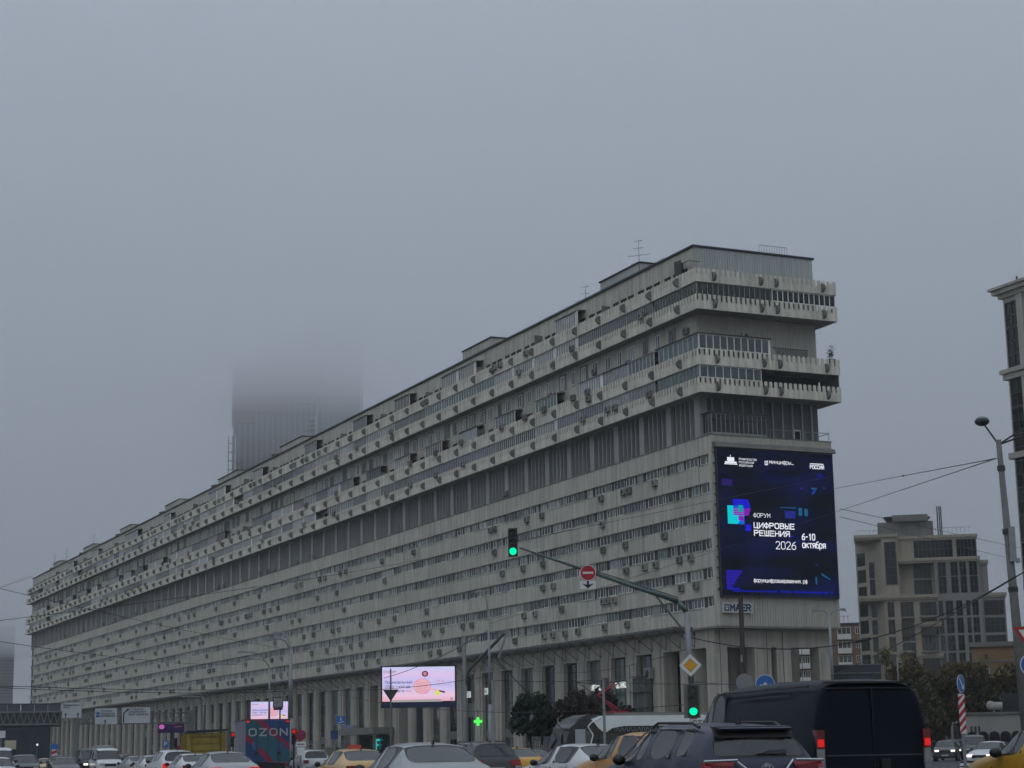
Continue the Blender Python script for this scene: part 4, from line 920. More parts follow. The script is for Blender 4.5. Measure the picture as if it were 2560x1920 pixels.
p2 = at(1733, 59.5, 1760); o = thing('traffic_light', 'traffic light lit green low on the mast pole under the yellow diamond', 'traffic light', p2, face_to(p2), 'traffic lights'); signal_parts(o, 0, hz(1733, 1752, 59.5), 'green', 1.0)
def sign(name, label, px, py, D, build, cat='traffic sign', postto=None, group=None, face=0):
    p = at(px, D, py); z = hz(px, py, D); o = thing(name, label, cat, p, face_to(p, face), group); build(o, z)
    if postto is not None: q = MB(); q.tube((0, .06, 0), (0, .06, z+postto), .035, n=8); q.build('post', galv, o)
    return o
def disc(q, z, r, m, y, n=24, x=0): q.add([(x+r*math.cos(2*math.pi*i/n), y, z+r*math.sin(2*math.pi*i/n)) for i in range(n)], [tuple(range(n))], m)
def b_(o, z):
    q = MB(); q.tube((0, .01, z), (0, -.01, z), .26, n=24); q.build('plate', signw, o)
    q = MB(); disc(q, z, .24, 0, -.014); q.build('red_disc', signr, o)
    q = MB(); q.quad((-.17, -.018, z-.035), (.17, -.018, z-.035), (.17, -.018, z+.035), (-.17, -.018, z+.035)); q.build('bar', signw, o)
sign('no_entry_sign', 'round red no entry sign hanging on the mast arm', 1470, 1432, 59.5, b_)
def b_(o, z):
    q = MB(); q.box(-.26, .26, -.01, .01, z-.13, z+.13); q.build('plate', signw, o)
    q = MB(); q.quad((-.035, -.014, z+.0), (.035, -.014, z+.0), (.035, -.014, z+.13), (-.035, -.014, z+.13)); q.add([(-.2, -.014, z+.04), (0, -.014, z-.12), (.2, -.014, z+.04), (0, -.014, z-.0)], [(0, 1, 2, 3)]); q.build('arrow', black, o)
sign('arrow_plate', 'small white plate with a black down arrow under the no entry sign', 1470, 1462, 59.5, b_)
def b_(o, z):
    for i, (r, m) in enumerate(((.36, signw), (.22, black), (.205, signy))):
        q = MB(); y = -.01-.006*i
        if i == 0: q.prism([(-r, z), (0, z-r), (r, z), (0, z+r)], 'y', -.01, .012)
        else: q.add([(-r, y, z), (0, y, z-r), (r, y, z), (0, y, z+r)], [(0, 1, 2, 3)])
        q.build(('plate', 'border', 'yellow_diamond')[i], m, o)
sign('priority_sign', 'white and yellow diamond priority road sign on the mast pole', 1726, 1663, 59.4, b_)
def b_(o, z):
    q = MB(); q.box(-.38, .38, -.01, .01, z-.13, z+.13); q.build('plate', signw, o); q = MB(); text(q, 'СТОП', (-.31, -.016, z-.07), (1, 0, 0), (0, 0, 1), .15, 1.1, 0, fit=.62); q.build('lettering', black, o)
sign('stop_plate', 'white plate lettered СТОП under the lower green traffic light', 1757, 1808, 59, b_)
def b_(o, z):
    q = MB(); q.tube((0, .01, z), (0, -.01, z), .315, n=28); q.build('plate', signw, o); q = MB(); disc(q, z, .295, 0, -.014); q.build('blue_disc', signb, o); q = MB()
    for s in (-1, 1):
        for pts in ([(0, .02), (.13, -.10), (.10, -.14), (-.0, -.045)], [(.18, -.19), (.03, -.16), (.16, -.03)]):
            v = [(s*a, -.018, z+c+.05) for a, c in pts]; q.add(v, [tuple(range(len(v)))])
    q.build('arrows', signw, o)
sign('direction_sign', 'round blue sign with two white arrows just above the dark van', 1913, 1711, 60, b_, postto=.3)
def b_(o, z): q = MB(); q.tube((0, .01, z), (0, -.01, z), .29, n=24); q.build('plate', signbk, o)
sign('traffic_sign', 'grey back of a round road sign beside the blue arrow sign', 1862, 1706, 62, b_, postto=.3)
def b_(o, z):
    q = MB(); q.tube((0, .01, z), (0, -.01, z), .35, n=28); q.build('plate', signw, o); q = MB(); disc(q, z, .33, 0, -.014); q.build('blue_disc', signb, o)
    q = MB(); q.quad((-.17, -.018, z+.2), (-.12, -.018, z+.24), (.16, -.018, z-.10), (.10, -.018, z-.14)); q.add([(.22, -.018, z-.22), (.2, -.018, z+.0), (0, -.018, z-.17)], [(0, 1, 2)]); q.build('arrow', signw, o)
D = 75; o = sign('keep_right_sign', 'round blue keep right sign seen edge-on above the striped post at the right', 2402, 1709, D, b_, postto=-.3, face=1.15)
zt, zb = hz(2406, 1735, D), hz(2406, 1834, D); p = at(2406, D-.1, 1790)
o = thing('striped_marker', 'tall red and white striped hazard marker under the blue keep right sign', 'hazard marker', p, face_to(p)); q = MB(); q.box(-.12, .12, -.02, .02, zb, zt); q.build('board', signw, o)
q = MB(); h = (zt-zb)/4.6; k = 0; z = zb-.1
while z < zt:
    a = [(-.12, max(zb, min(zt, z))), (.12, max(zb, min(zt, z+.3))), (.12, max(zb, min(zt, z+.3+h*.55))), (-.12, max(zb, min(zt, z+h*.55)))]
    q.add([(x, -.026, zz) for x, zz in a], [(0, 1, 2, 3)]); z += h
q.build('stripes', signr, o); q = MB(); q.tube((.02, .05, 0), (.02, .05, zt), .035); q.build('post', galv, o)
def b_(o, z): q = MB(); q.prism([(-.45, z+.35), (.45, z+.35), (0, z-.4)], 'y', -.01, .01, 0); q.prism([(-.3, z+.27), (.3, z+.27), (0, z-.23)], 'y', -.02, -.012, 1); q.build('plate', [signr, signw], o)
sign('give_way_sign', 'red edged give way triangle cut off by the right edge', 2574, 1597, 56, b_)
def b_(o, z): q = MB(); q.tube((0, .01, z), (0, -.01, z), .35, n=24); q.build('plate', signw, o); q = MB(); disc(q, z, .32, 0, -.014); q.build('blue_disc', signb, o)
sign('blue_round_sign', 'round blue sign cut off by the right edge below the give way triangle', 2581, 1662, 56, b_)
def rect(w_, h_, m, extra=None):
    def f(o, z):
        q = MB(); q.box(-w_/2, w_/2, -.02, .02, z-h_/2, z+h_/2); q.build('plate', m, o)
        if extra: q = MB(); extra(q, z); q.build('print', signw, o)
    return f
sign('pedestrian_sign', 'blue square sign with a white walking figure in front of the arcade', 852, 1800, 120, rect(.55, .5, signb, lambda q, z: (q.quad((-.03, -.03, z-.05), (.03, -.03, z-.05), (.03, -.03, z+.14), (-.03, -.03, z+.14)), q.quad((-.2, -.03, z-.2), (.2, -.03, z-.12), (.2, -.03, z-.08), (-.2, -.03, z-.16)), q.quad((0, -.03, z+.16), (.05, -.03, z+.16), (.05, -.03, z+.21), (0, -.03, z+.21)))), postto=.2)
sign('blue_board', 'plain dark blue board on a post below the walking figure sign', 836, 1837, 122, rect(.5, .55, mat('board_dark_blue', (.015, .07, .16), .6)), postto=.1)
sign('parking_sign', 'blue parking sign with a letter P left of the dump truck', 414, 1860, 160, rect(.5, .6, signb, lambda q, z: text(q, 'P', (-.1, -.03, z-.15), (1, 0, 0), (0, 0, 1), .32, 1.3, 0, fit=.2)), postto=.2)
sign('blue_round_sign', 'round blue arrow sign on a striped post among the left cars', 136, 1868, 190, lambda o, z: (lambda q: (q.tube((0, .01, z), (0, -.01, z), .38, n=20), q.build('plate', signb, o)))(MB()), postto=.2)
o = thing('striped_marker', 'short red and white striped marker under the round blue sign among the left cars', 'hazard marker', at(136, 189.5, 1880), face_to(at(136, 189.5)))
q = MB(); q.box(-.25, .25, -.02, .02, .6, 2.3); q.build('board', signw, o); q = MB()
for i in range(3): q.add([(-.25, -.04, .7+i*.55), (.25, -.04, .9+i*.55), (.25, -.04, 1.2+i*.55), (-.25, -.04, 1.0+i*.55)], [(0, 1, 2, 3)])
q.build('stripes', signr, o)
def b_(o, z):
    q = MB(); q.tube((0, .01, z), (0, -.01, z), .3, n=20); q.build('plate', signr, o); q = MB(); disc(q, z, .23, 0, -.02); q.build('blue_disc', mat('sign_violet_blue', (.06, .05, .16), .5), o)
    q = MB(); q.quad((-.2, -.025, z+.14), (-.14, -.025, z+.2), (.2, -.025, z-.14), (.14, -.025, z-.2)); q.quad((-.2, -.025, z-.14), (-.14, -.025, z-.2), (.2, -.025, z+.14), (.14, -.025, z+.2)); q.build('cross', signr, o)
    q = MB(); q.box(-.28, .28, -.01, .01, z-.62, z-.36); q.box(-.22, .22, -.01, .01, z-1.1, z-.66); q.build('lower_plate', signw, o)
    q = MB(); q.quad((-.2, -.02, z-.52), (.2, -.02, z-.52), (.2, -.02, z-.47), (-.2, -.02, z-.47)); q.build('print', black, o)
sign('no_stopping_sign', 'round red and blue no stopping sign with white plates right of the striped lorry', 752, 1838, 105, b_, postto=.3)
sign('no_stopping_sign', 'small round no stopping sign beside the parking sign and the dump truck', 446, 1873, 150, b_, postto=.2)
def small_light(px, py, D, lbl):
    p = at(px, D, py); o = thing('traffic_light', lbl, 'traffic light', p, face_to(p), 'traffic lights'); z = hz(px, py, D); signal_parts(o, 0, z-.3, 'red', .95); q = MB(); q.tube((0, .15, 0), (0, .15, z), .05); q.build('post', metald, o)
small_light(735, 1829, 112, 'traffic light lit red beside the right edge of the striped lorry'); small_light(583, 1837, 125, 'traffic light lit red between the dump truck and the striped lorry')
o = thing('globe_lamp', 'small glowing globe lamp in front of the far left arcade', 'lamp', at(93, 330, 1864), 0); z = hz(93, 1864, 330); q = MB(); q.tube((0, 0, 0), (0, 0, z), .06); q.build('post', metal, o); q = MB(); q.ball((0, 0, z+.15), .2); q.build('globe', em('globe_lit', (.8, .78, .7)), o)
# ---- sign gantry and footbridge on the left
D = 218; pL = at(200, D, 1800); pR = at(478, D+3, 1800); d = (pR-pL); Lg = d.length; ang = math.atan2(d.y, d.x)
gz0, gz1 = hz(330, 1808, D), hz(330, 1782, D)
o = thing('sign_gantry', 'steel lattice sign gantry spanning the road at the left', 'gantry', pL, ang); steel = mat('gantry_steel', (.20, .21, .21), .6, .4, var=.15)
for y in (0, .8):
    for z in (gz0, gz1): q = MB(); q.box(0, Lg, y, y+.12, z-.06, z+.06); q.build('chord', steel, o)
    n = 14; q = MB()
    for i in range(n): a = Lg*i/n; c = Lg*(i+.5)/n; e2 = Lg*(i+1)/n; q.tube((a, y+.06, gz0), (c, y+.06, gz1), .04, n=5); q.tube((c, y+.06, gz1), (e2, y+.06, gz0), .04, n=5)
    q.build('bracing', steel, o)
for x in (-.3, Lg+.1): q = MB(); q.box(x-.3, x+.3, .1, .75, 0, gz1+.25); q.build('column', steel, o)
def rsign(px0, px1, py0, py1, lines, arrows, label, D=217.2):
    pa, pb2 = at(px0, D, 1800), at(px1, D, 1800); c = (pa+pb2)/2; w_ = (pb2-pa).length; z0, z1 = hz(px0, py1, D), hz(px0, py0, D); o = thing('direction_board', label, 'road sign', c, face_to(c), 'overhead direction boards')
    q = MB(); q.box(-w_/2, w_/2, 0, .08, z0, z1); q.build('panel', mat('board_white', (.50, .53, .56), .5, var=.05), o)
    q = MB()
    for s, x, y, ww in lines: text(q, s, (-w_/2+x*w_, -.03, z1-y*(z1-z0)), (1, 0, 0), (0, 0, 1), .17, 1.1, 0, fit=ww*w_)
    for x, y in arrows:
        cx = -w_/2+x*w_; cz = z1-y*(z1-z0); q.quad((cx-.05, -.03, cz-.3), (cx+.05, -.03, cz-.3), (cx+.05, -.03, cz+.1), (cx-.05, -.03, cz+.1)); q.add([(cx-.16, -.03, cz+.02), (cx+.16, -.03, cz+.02), (cx, -.03, cz+.28)], [(0, 1, 2)])
    q.build('print', mat('print_dark', (.03, .035, .05), .6), o); return o, w_, z0, z1
rsign(155, 203, 1757, 1795, [('Варшавское ш', .06, .2, .8), ('МКАД', .06, .36, .3)], [(.17, .82), (.82, .82)], 'left overhead white board with two up arrows beside the footbridge', D=212)
o, w_, z0, z1 = rsign(237, 292, 1771, 1811, [('3-е кольцо', .27, .2, .5), ('ЛЕНИНСКИЙ', .27, .38, .62), ('ВАРШАВСКОЕ', .27, .53, .64)], [(.47, .85)], 'middle overhead white board with one up arrow')
q = MB(); 
for k in (.38, .55): q.quad((-w_/2+.05*w_, -.03, z1-k*(z1-z0)), (-w_/2+.22*w_, -.03, z1-k*(z1-z0)), (-w_/2+.22*w_, -.03, z1-(k-.13)*(z1-z0)), (-w_/2+.05*w_, -.03, z1-(k-.13)*(z1-z0)))
q.build('route_marker', signb, o)
o, w_, z0, z1 = rsign(305, 375, 1769, 1808, [('М ТУЛЬСКАЯ', .24, .16, .5), ('ДУБИНИНСКАЯ', .24, .33, .6), ('СЕРПУХОВСКИЙ ВАЛ', .24, .5, .7)], [], 'right overhead white board with a bent arrow')
q = MB(); x0 = -w_/2; q.quad((x0+.12, -.03, z0+.05), (x0+.24, -.03, z0+.05), (x0+.24, -.03, z0+1.2), (x0+.12, -.03, z0+1.2)); q.quad((x0+.12, -.03, z0+1.15), (x0+.24, -.03, z0+1.1), (x0+.6, -.03, z1-.35), (x0+.5, -.03, z1-.25)); q.add([(x0+.42, -.03, z1-.2), (x0+.66, -.03, z1-.42), (x0+.72, -.03, z1-.1)], [(0, 1, 2)]); q.build('arrow', black, o)
D = 235; pL = at(-260, D, 1800); pR = at(152, D, 1800); d = pR-pL; Lg = d.length; zt, zm, zb = hz(60, 1761, D), hz(60, 1780, D), hz(60, 1811, D)
o = thing('footbridge', 'dark enclosed steel footbridge crossing the road at the left edge', 'footbridge', pL, math.atan2(d.y, d.x))
q = MB(); q.box(0, Lg, .3, 2.6, zb-.3, zb); q.build('deck', metald, o); q = MB(); q.box(0, Lg, .35, .4, zb, zm); q.build('inner_wall', mat('bridge_glass', (.045, .05, .06), .3), o)
n = 12
for i in range(n): q = MB(); a = Lg*i/n; q.box(a+.05, a+Lg/n-.05, .05, .1, zm+.1, zt); q.build('wall_panel', mat('bridge_panel', (.075, .085, .095), .5, var=.1, rnd=.15), o)
for z in (zb, zm): q = MB(); q.box(0, Lg, 0, .25, z-.1, z+.1); q.build('chord', steel, o)
q = MB(); n = 24
for i in range(n): a = Lg*i/n; c = Lg*(i+.5)/n; e2 = Lg*(i+1)/n; q.tube((a, .12, zm), (c, .12, zb), .07, n=5); q.tube((c, .12, zb), (e2, .12, zm), .07, n=5)
q.build('bracing', steel, o); q = MB(); q.box(0, Lg, 0, 2.7, zt+.01, zt+.1); q.build('roof', metald, o)
# ------------------------------------------------------------------ far left kiosk block under the bridge
p = at(25, 330, 1880); o = thing('kiosk_building', 'low dark blue glazed building beneath the footbridge at the left edge', 'building', p, face_to(p))
q = MB(); q.box(-14, 6.6, 0, 12, 0, 7.6); q.build('wall', mat('blue_dark_glass', (.012, .03, .042), .6, var=.5, scale=.2), o)
q = MB(); q.box(-14.1, 6.7, -.1, 12.1, 7.6, 7.9); q.build('roof', metald, o)
for i in range(9): q = MB(); q.box(-14+i*2.5, -13.9+i*2.5, -.06, -.002, .2, 7.5); q.build('mullion', metald, o)
for px_, py_, w_, h_, mt, l_ in ((3, 1836, 1.4, 1.2, signw, 'small pale sign at the left edge under the footbridge'), (26, 1862, 1.9, 1.5, mat('sign_cream', (.5, .45, .32), .6), 'cream and brown small sign on a post under the footbridge')):
    sign('roadside_sign', l_, px_, py_, 150, rect(w_*.45, h_*.45, mt), postto=-.1)
# ------------------------------------------------------------------ buildings behind
def bldg(label, px, D, rz=None, py=1880):
    p = at(px, D, py); return thing('building', label, 'building', p, face_to(p) if rz is None else rz), 4575.64/D
beige = mat('beige_stone', (.36, .325, .26), .8, var=.08, scale=.3, streak=.08); beigeg = mat('grey_stone', (.25, .245, .235), .8, var=.08, scale=.3)
o, s = bldg('beige stepped apartment tower with big dark glazed bays, right of the long block', 2202, 345, py=1340); X = lambda px: (px-2202)/s; Z = lambda py, px=2260: hz(px, py, 345)
q = MB(); q.prism([(X(2137)*1.0, 6.5), (0, 0), (X(2240), 0), (X(2240), 12), (X(2137)*1.0, 12)], 'z', 0, 39.2); q.build('stone_wing', beige, o)
q = MB(); q.box(X(2240), X(2325), 0, 12, 0, 27.9); q.box(X(2240), X(2325), 2.5, 12, 27.9, 34.6); q.box(X(2240), X(2430), 2.0, 12, 34.6, 38.9); q.build('stone_centre', beige, o)
q = MB(); q.box(X(2325), X(2432), .2, 12, 0, 34.4); q.build('grey_wing', beigeg, o)
q = MB(); q.box(X(2432), X(2488), 1, 12, 0, 28); q.box(X(2432), X(2452), 2, 12, 28, 34); q.box(X(2488), X(2498), 2, 12, 0, 19); q.build('stepped_wing', beigeg, o)
cq = MB()
for z, x0, x1, y0 in ((39.2, X(2136), X(2242), -.3), (38.9, X(2239), X(2433), 1.7), (34.6, X(2240), X(2435), -.2), (27.9, X(2140), X(2330), -.5), (27.9, X(2432), X(2492), .6), (34, X(2432), X(2455), 1.6), (19, X(2432), X(2500), .7), (22.9, X(2270), X(2335), -.5), (17.2, X(2270), X(2335), -.5)):
    c = MB(); c.box(x0, x1, y0 if x0 > X(2139) else -.35, 12.3, z, z+.55); c.box(x0+.15, x1-.15, y0+.2, 12.2, z-.35, z-.002); c.build('cornice', beige, o)
def bay(x0, x1, z0, z1, y, nx, nm='window', g=glassD, fr=darkf):
    f = MB(); f.box(x0, x1, y-.06, y-.02, z0, z1); w_ = f.build(nm, g, o)
    f = MB()
    for i in range(nx+1): xx = x0+(x1-x0)*i/nx; f.box(xx-.05, xx+.05, y-.10, y-.061, z0, z1)
    nz = max(1, round((z1-z0)/1.5))
    for i in range(nz+1): zz = z0+(z1-z0)*i/nz; f.box(x0, x1, y-.12, y-.101, zz-.04, zz+.04)
    f.build('frame', fr, w_)
grn = mat('balcony_dark_glass', (.035, .04, .038), .2, var=.5, scale=.25)
for k in range(9):
    z = 27.4-3.15*(k+1)
    bay(X(2170), X(2182), z+.3, z+2.9, 0, 1); bay(X(2209), X(2224), z+.3, z+2.9, 0, 2)
    bay(X(2240), X(2270), z+.2, z+2.9, 0, 3, g=grn); bay(X(2286), X(2324), z+.4, z+2.8, 0, 4, g=(glassD, grn)[k % 2])
    for a, b in ((2331, 2340), (2347, 2364), (2372, 2386), (2396, 2404), (2410, 2424)): bay(X(a), X(b), z+.2, z+2.9, .2, 2)
    bay(X(2438), X(2484), z+.2, z+2.8, 1, 4, g=grn)
    cq = MB(); cq.prism([(X(2240), -.002), (X(2272), -.002), (X(2268), -.9), (X(2244), -.9)], 'z', z-.05, z+.18); cq.prism([(X(2284), -.002), (X(2327), -.002), (X(2322), -1.1), (X(2289), -1.1)], 'z', z-.05, z+.9 if k % 2 else z+.18); cq.build('balcony', (beigeg, grn)[k % 2], o)
for k in range(2):
    z = 28.6+3.1*k; bay(X(2170), X(2182), z, z+2.9, 0, 1)
    for a, b in ((2334, 2352), (2364, 2380), (2386, 2400), (2408, 2426)): bay(X(a), X(b), z, z+2.9, .2, 2)
    bay(X(2276), X(2318), z, z+2.7, 2.5, 4, g=grn)
bay(X(2209), X(2236), 30.5, 38.3, 0, 2); bay(X(2280), X(2372), 35.3, 38.5, 2, 9); bay(X(2382), X(2428), 35.3, 38.5, 2, 5)
for k in range(11):
    z = 34.5-3.15*k
    w_ = MB(); t_ = [(X(2137)+(.5+.0)*1.0, z) for _ in (0,)]; a = Vector((X(2137), 6.5, 0)); b = Vector((0, 0, 0)); d = (b-a).normalized(); n_ = Vector((d.y, -d.x, 0))
    p0 = a+d*.5+n_*.05; p1 = a+d*3.0+n_*.05; w_.quad((p0.x, p0.y, z), (p1.x, p1.y, z), (p1.x, p1.y, z+2.4), (p0.x, p0.y, z+2.4)); w_.build('window', glassD, o)
q = MB(); q.box(X(2195), X(2330), 4, 11, 39.45, 42.4); q.box(X(2232), X(2318), 3, 10, 42.4, 43.6); q.build('roof_plant', concd, o)
q = MB(); q.tube((X(2225), 6, 42.2), (X(2225), 6, 43.6), .25, 1.2, 8); q.tube((X(2310), 6, 42.2), (X(2310), 6, 43.4), .25, 1.2, 8)
for px_ in (2342, 2347, 2351): q.tube((X(px_), 5, 39.4), (X(px_), 5, 45.2), .12, n=6)
for i in range(28): q.tube((X(2145)+i*.75, .4, 39.7), (X(2145)+i*.75, .4, 40.6), .025, n=4)
q.tube((X(2145), .4, 40.6), (X(2145)+20.5, .4, 40.6), .03, n=4); q.build('roof_railing', metald, o)
# brick block
D = 388; o, s = bldg('red brown brick apartment block with white balconies beside the end of the long block', 2070, D, py=1620); X = lambda px: (px-2070)/s; zt = hz(2120, 1562, D)
brick = mat('brick_brown', (.20, .125, .09), .85, var=.2, scale=1.5); q = MB(); q.box(X(1970), X(2172), 0, 12, 0, zt); q.build('wall', brick, o)
q = MB(); q.box(X(1968), X(2174), -.2, 12.2, zt, zt+.4); q.build('roof', roofm, o)
for k in range(8):
    z = zt-2.9*(k+1)
    for a, b, wh in ((1990, 2004, 1), (2008, 2024, 1), (2095, 2126, 1), (2138, 2152, 0)):
        bay(X(a), X(b), z+1.0, z+2.4, 0, 3, fr=whitef)
        if wh: c = MB(); c.box(X(a)-.1, X(b)+.1, -.9, 0, z-.1, z+.95); c.build('balcony', whitef, o)
for a in (2090, 2100, 2112, 2122): q = MB(); q.tube((X(a), 3, zt+.3), (X(a), 3, zt+2.2), .05, n=4); q.tube((X(a)-.5, 3, zt+2), (X(a)+.5, 3, zt+2), .04, n=4); q.build('aerial', metald, o)
# ochre block
D = 255; o, s = bldg('low ochre brick building with a pale cornice behind the trees at the right', 2430, D, py=1640); X = lambda px: (px-2430)/s; zt = hz(2440, 1606, D)
q = MB(); q.box(0, 14, 0, 10, 0, zt-.6); q.build('wall', mat('brick_ochre', (.30, .21, .11), .85, var=.15, scale=1.2), o); q = MB(); q.box(-.25, 14, -.3, 10, zt-.6, zt); q.build('cornice', beigeg, o); q = MB(); q.box(-.1, 14, -.12, 0, zt-2.7, zt-2.45); q.build('string_course', beigeg, o)
q = MB(); q.box(9.6, 9.8, 2, 2.2, zt, zt+2.6); q.build('chimney_pipe', metald, o)
for k, z in enumerate((zt-5.0, zt-8.3)):
    for i in range(6): bay(1.3+i*2.1, 2.1+i*2.1, z, z+1.5, 0, 2, fr=whitef)
bay(1.7, 2.0, zt-2.2, zt-1.6, 0, 1)
# tall tower at the right edge: its long face is parallel to the long block
pc = at(2545, 215, 1280); o = thing('building', 'tall pale stone high-rise with dark window bays cut off by the right edge', 'building', pc, BROT); hs_ = mat('tower_stone', (.44, .42, .38), .8, var=.06, scale=.3, streak=.05)
zt = hz(2481, 715, 213); q = MB(); q.box(0, 20, -60, 0, 0, zt-1.2); q.build('wall', hs_, o)
c1, c2 = hz(2540, 935, 213), hz(2550, 1132, 213)
for z0, z1, e in ((zt-1.2, zt-.7, .4), (zt-.7, zt-.2, .9), (zt-.2, zt+.1, 1.2), (c1-.3, c1+.4, .45), (c1+.4, c1+.9, .7), (c2-.4, c2+.3, .45), (c2-20, c2-19.4, .5)):
    q = MB(); q.box(-e, 20.2, -60, e, z0, z1-.003); q.build('cornice', hs_, o)
q = MB(); q.tube((1, -1.5, zt), (1, -1.5, zt+1.3), .06, n=6); q.tube((1, -1.5, zt+.8), (1, -1.5, zt+1.3), .12, n=6); q.build('roof_mast', metald, o)
def sidebay(y0, y1, z0, z1, nm='window'):
    f = MB(); f.box(-.03, 0, y0, y1, z0, z1); w_ = f.build(nm, (glassD, glassM)[random.random() < .4], o); f = MB()
    for i in range(3): yy = y0+(y1-y0)*i/2; f.box(-.12, -.031, yy-.06, yy+.06, z0, z1)
    for zz in (z0, (z0+z1)/2, z1): f.box(-.11, -.032, y0, y1, zz-.07, zz+.07)
    f.build('frame', darkf, w_)
z = zt-1.8
while z > 4:
    if not any(abs(z-1.5-c) < 1.3 for c in (c1, c2)) or True:
        for yb in (-.4, -7.2, -14, -20.8): sidebay(yb-2.1, yb, z-2.95, z-.05)
    z -= 3.1
for yb in (-2.6, -5.2, -9.4, -12, -16.2, -18.8):
    q = MB(); q.box(-.35, -.001, yb-1.0, yb, 0, zt-1.25); q.build('pilaster', hs_, o)
q = MB(); q.box(.5, 19.5, .001, .05, .5, zt-2); 
for i in range(5): 
    f = MB(); f.box(2+i*3.6, 4+i*3.6, 0, .04, 2, zt-3); f.build('window', glassD, o)
# white low building with scalloped awning
D = 205; o, s = bldg('low white building with a dark scalloped awning behind the right hand cars', 2415, D); zt = hz(2430, 1787, D)
q = MB(); q.box(0, 22, 0, 9, 0, zt); q.build('wall', mat('render_white', (.36, .355, .345), .85, var=.1, scale=.4), o); q = MB(); q.box(-.2, 22, -.25, 9, zt, zt+.25); q.build('roof_edge', concd, o)
q = MB(); q.box(4, 22, 1.5, 8, zt+.26, zt+2.2); q.build('roof_box', mat('slate_dark', (.03, .033, .04), .8), o)
q = MB(); n = 11
for i in range(n):
    x0 = .2+i*1.15; q.prism([(x0+.55*(1-math.cos(math.pi*k/8)), 2.1+.55*math.sin(math.pi*k/8)) for k in range(9)]+[(x0+1.1, .2), (x0, .2)], 'y', -.35-.01*(i % 2), -.05)
q.build('awning', mat('awning_black', (.012, .012, .016), .8), o)
q = MB()
for a in (.6, 1.0, 1.4, 7.5, 8): q.box(a, a+.25, -.02, -.001, 2.5, 3.2)
q.build('small_window', darkf, o); q = MB(); q.tube((3.0, 1, zt+.9), (4.1, 1, zt+.9), .42, n=12); q.ball((2.9, 1, zt+.95), .5, n=10); q.tube((3.2, 1, zt+.2), (3.2, 1, zt+.9), .08); q.build('roof_fan', mat('fan_white', (.45, .45, .44)), o)
# frame of a billboard from behind
D = 185; o, s = bldg('x', 2142, D, py=1700); o['label'] = 'dark back frame of a large billboard right of the long block end'; o['category'] = 'billboard'; o.name = 'billboard'; z0, z1 = hz(2140, 1703, D), hz(2140, 1662, D)
q = MB(); q.box(-2.4, 2.4, 0, .12, z0, z1); q.build('panel', mat('panel_slate', (.045, .05, .062), .7, var=.1), o)
for z in (z0, (z0+z1)/2, z1): q = MB(); q.box(-2.5, 2.5, -.12, -.001, z-.04, z+.04); q.build('beam', metal, o)
for x in (-1.6, 0, 1.6): q = MB(); q.box(x-.06, x+.06, -.2, -.121, z0-.3, z1); q.build('upright', metald, o)
q = MB(); q.box(-.15, .15, 0, .3, 0, z0); q.build('post', metald, o)
# towers in the fog
fogm = mat('tower_concrete', (.07, .07, .075), .9, var=.1, scale=.02); fogr = mat('tower_net_red', (.12, .055, .06), .9, var=.15, scale=.03)
D = 700; o, s = bldg('unfinished high-rise with a red netted top vanishing into the low cloud', 740, D); X = lambda px: (px-740)/s
def fogblock(x0, x1, y0, zt, nred):
    q = MB(); q.box(x0+1, x1-1, y0+1, y0+24, 0, zt); q.build('core', fogm, o)
    q = MB(); n = int((x1-x0)/2.1)
    for i in range(n+1): x = x0+(x1-x0-.8)*i/n; q.box(x, x+.7, y0, y0+1.2, 0, zt)
    q.build('columns', mat('tower_column', (.17, .165, .165), .9), o)
    f = MB(); z = 6.8
    while z < zt: f.box(x0+.5, x1-.5, y0+.6, y0+1, z, z+.3); z += 6.8
    f.build('floor_slabs', mat('tower_slab', (.16, .16, .155), .9), o)
    if nred:
        for a_, b_2, za, zb_ in ((0, .27, 127, 151), (.27, .62, 131, 157), (.62, 1, 135, 165)): f = MB(); f.box(x0-.5+(x1-x0)*a_, x0-.5+(x1-x0)*b_2-.02, y0-.6, y0+24, za, zb_); f.build('safety_net', fogr, o)
fogblock(X(578), X(790), 0, 150, 17); fogblock(X(786), X(905), 8, 171, 0)
# open scaffolded left edge of the tower
q = MB()
for k in range(36):
    z = 3.4*k; q.box(X(566), X(598), -.6, -.2, z, z+.35)
for x in (X(566), X(576), X(587)): q.box(x, x+.35, -.7, -.3, 0, 122)
q.build('edge_scaffold', mat('tower_column', (0, 0, 0)), o)
o, s = bldg('pale tower block almost lost in fog at the left edge', 0, 1900); q = MB(); q.box(-40, 10.2, 0, 30, 0, 150); q.build('wall', fogm, o); q = MB()
for k in range(44): q.box(-39, 10, -.3, -.02, 2+k*3.2, 3.4+k*3.2)
q.build('window_bands', glassD, o); q = MB(); q.box(-30, 5, 3, 18, 150.01, 156); q.build('roof_box', fogm, o)
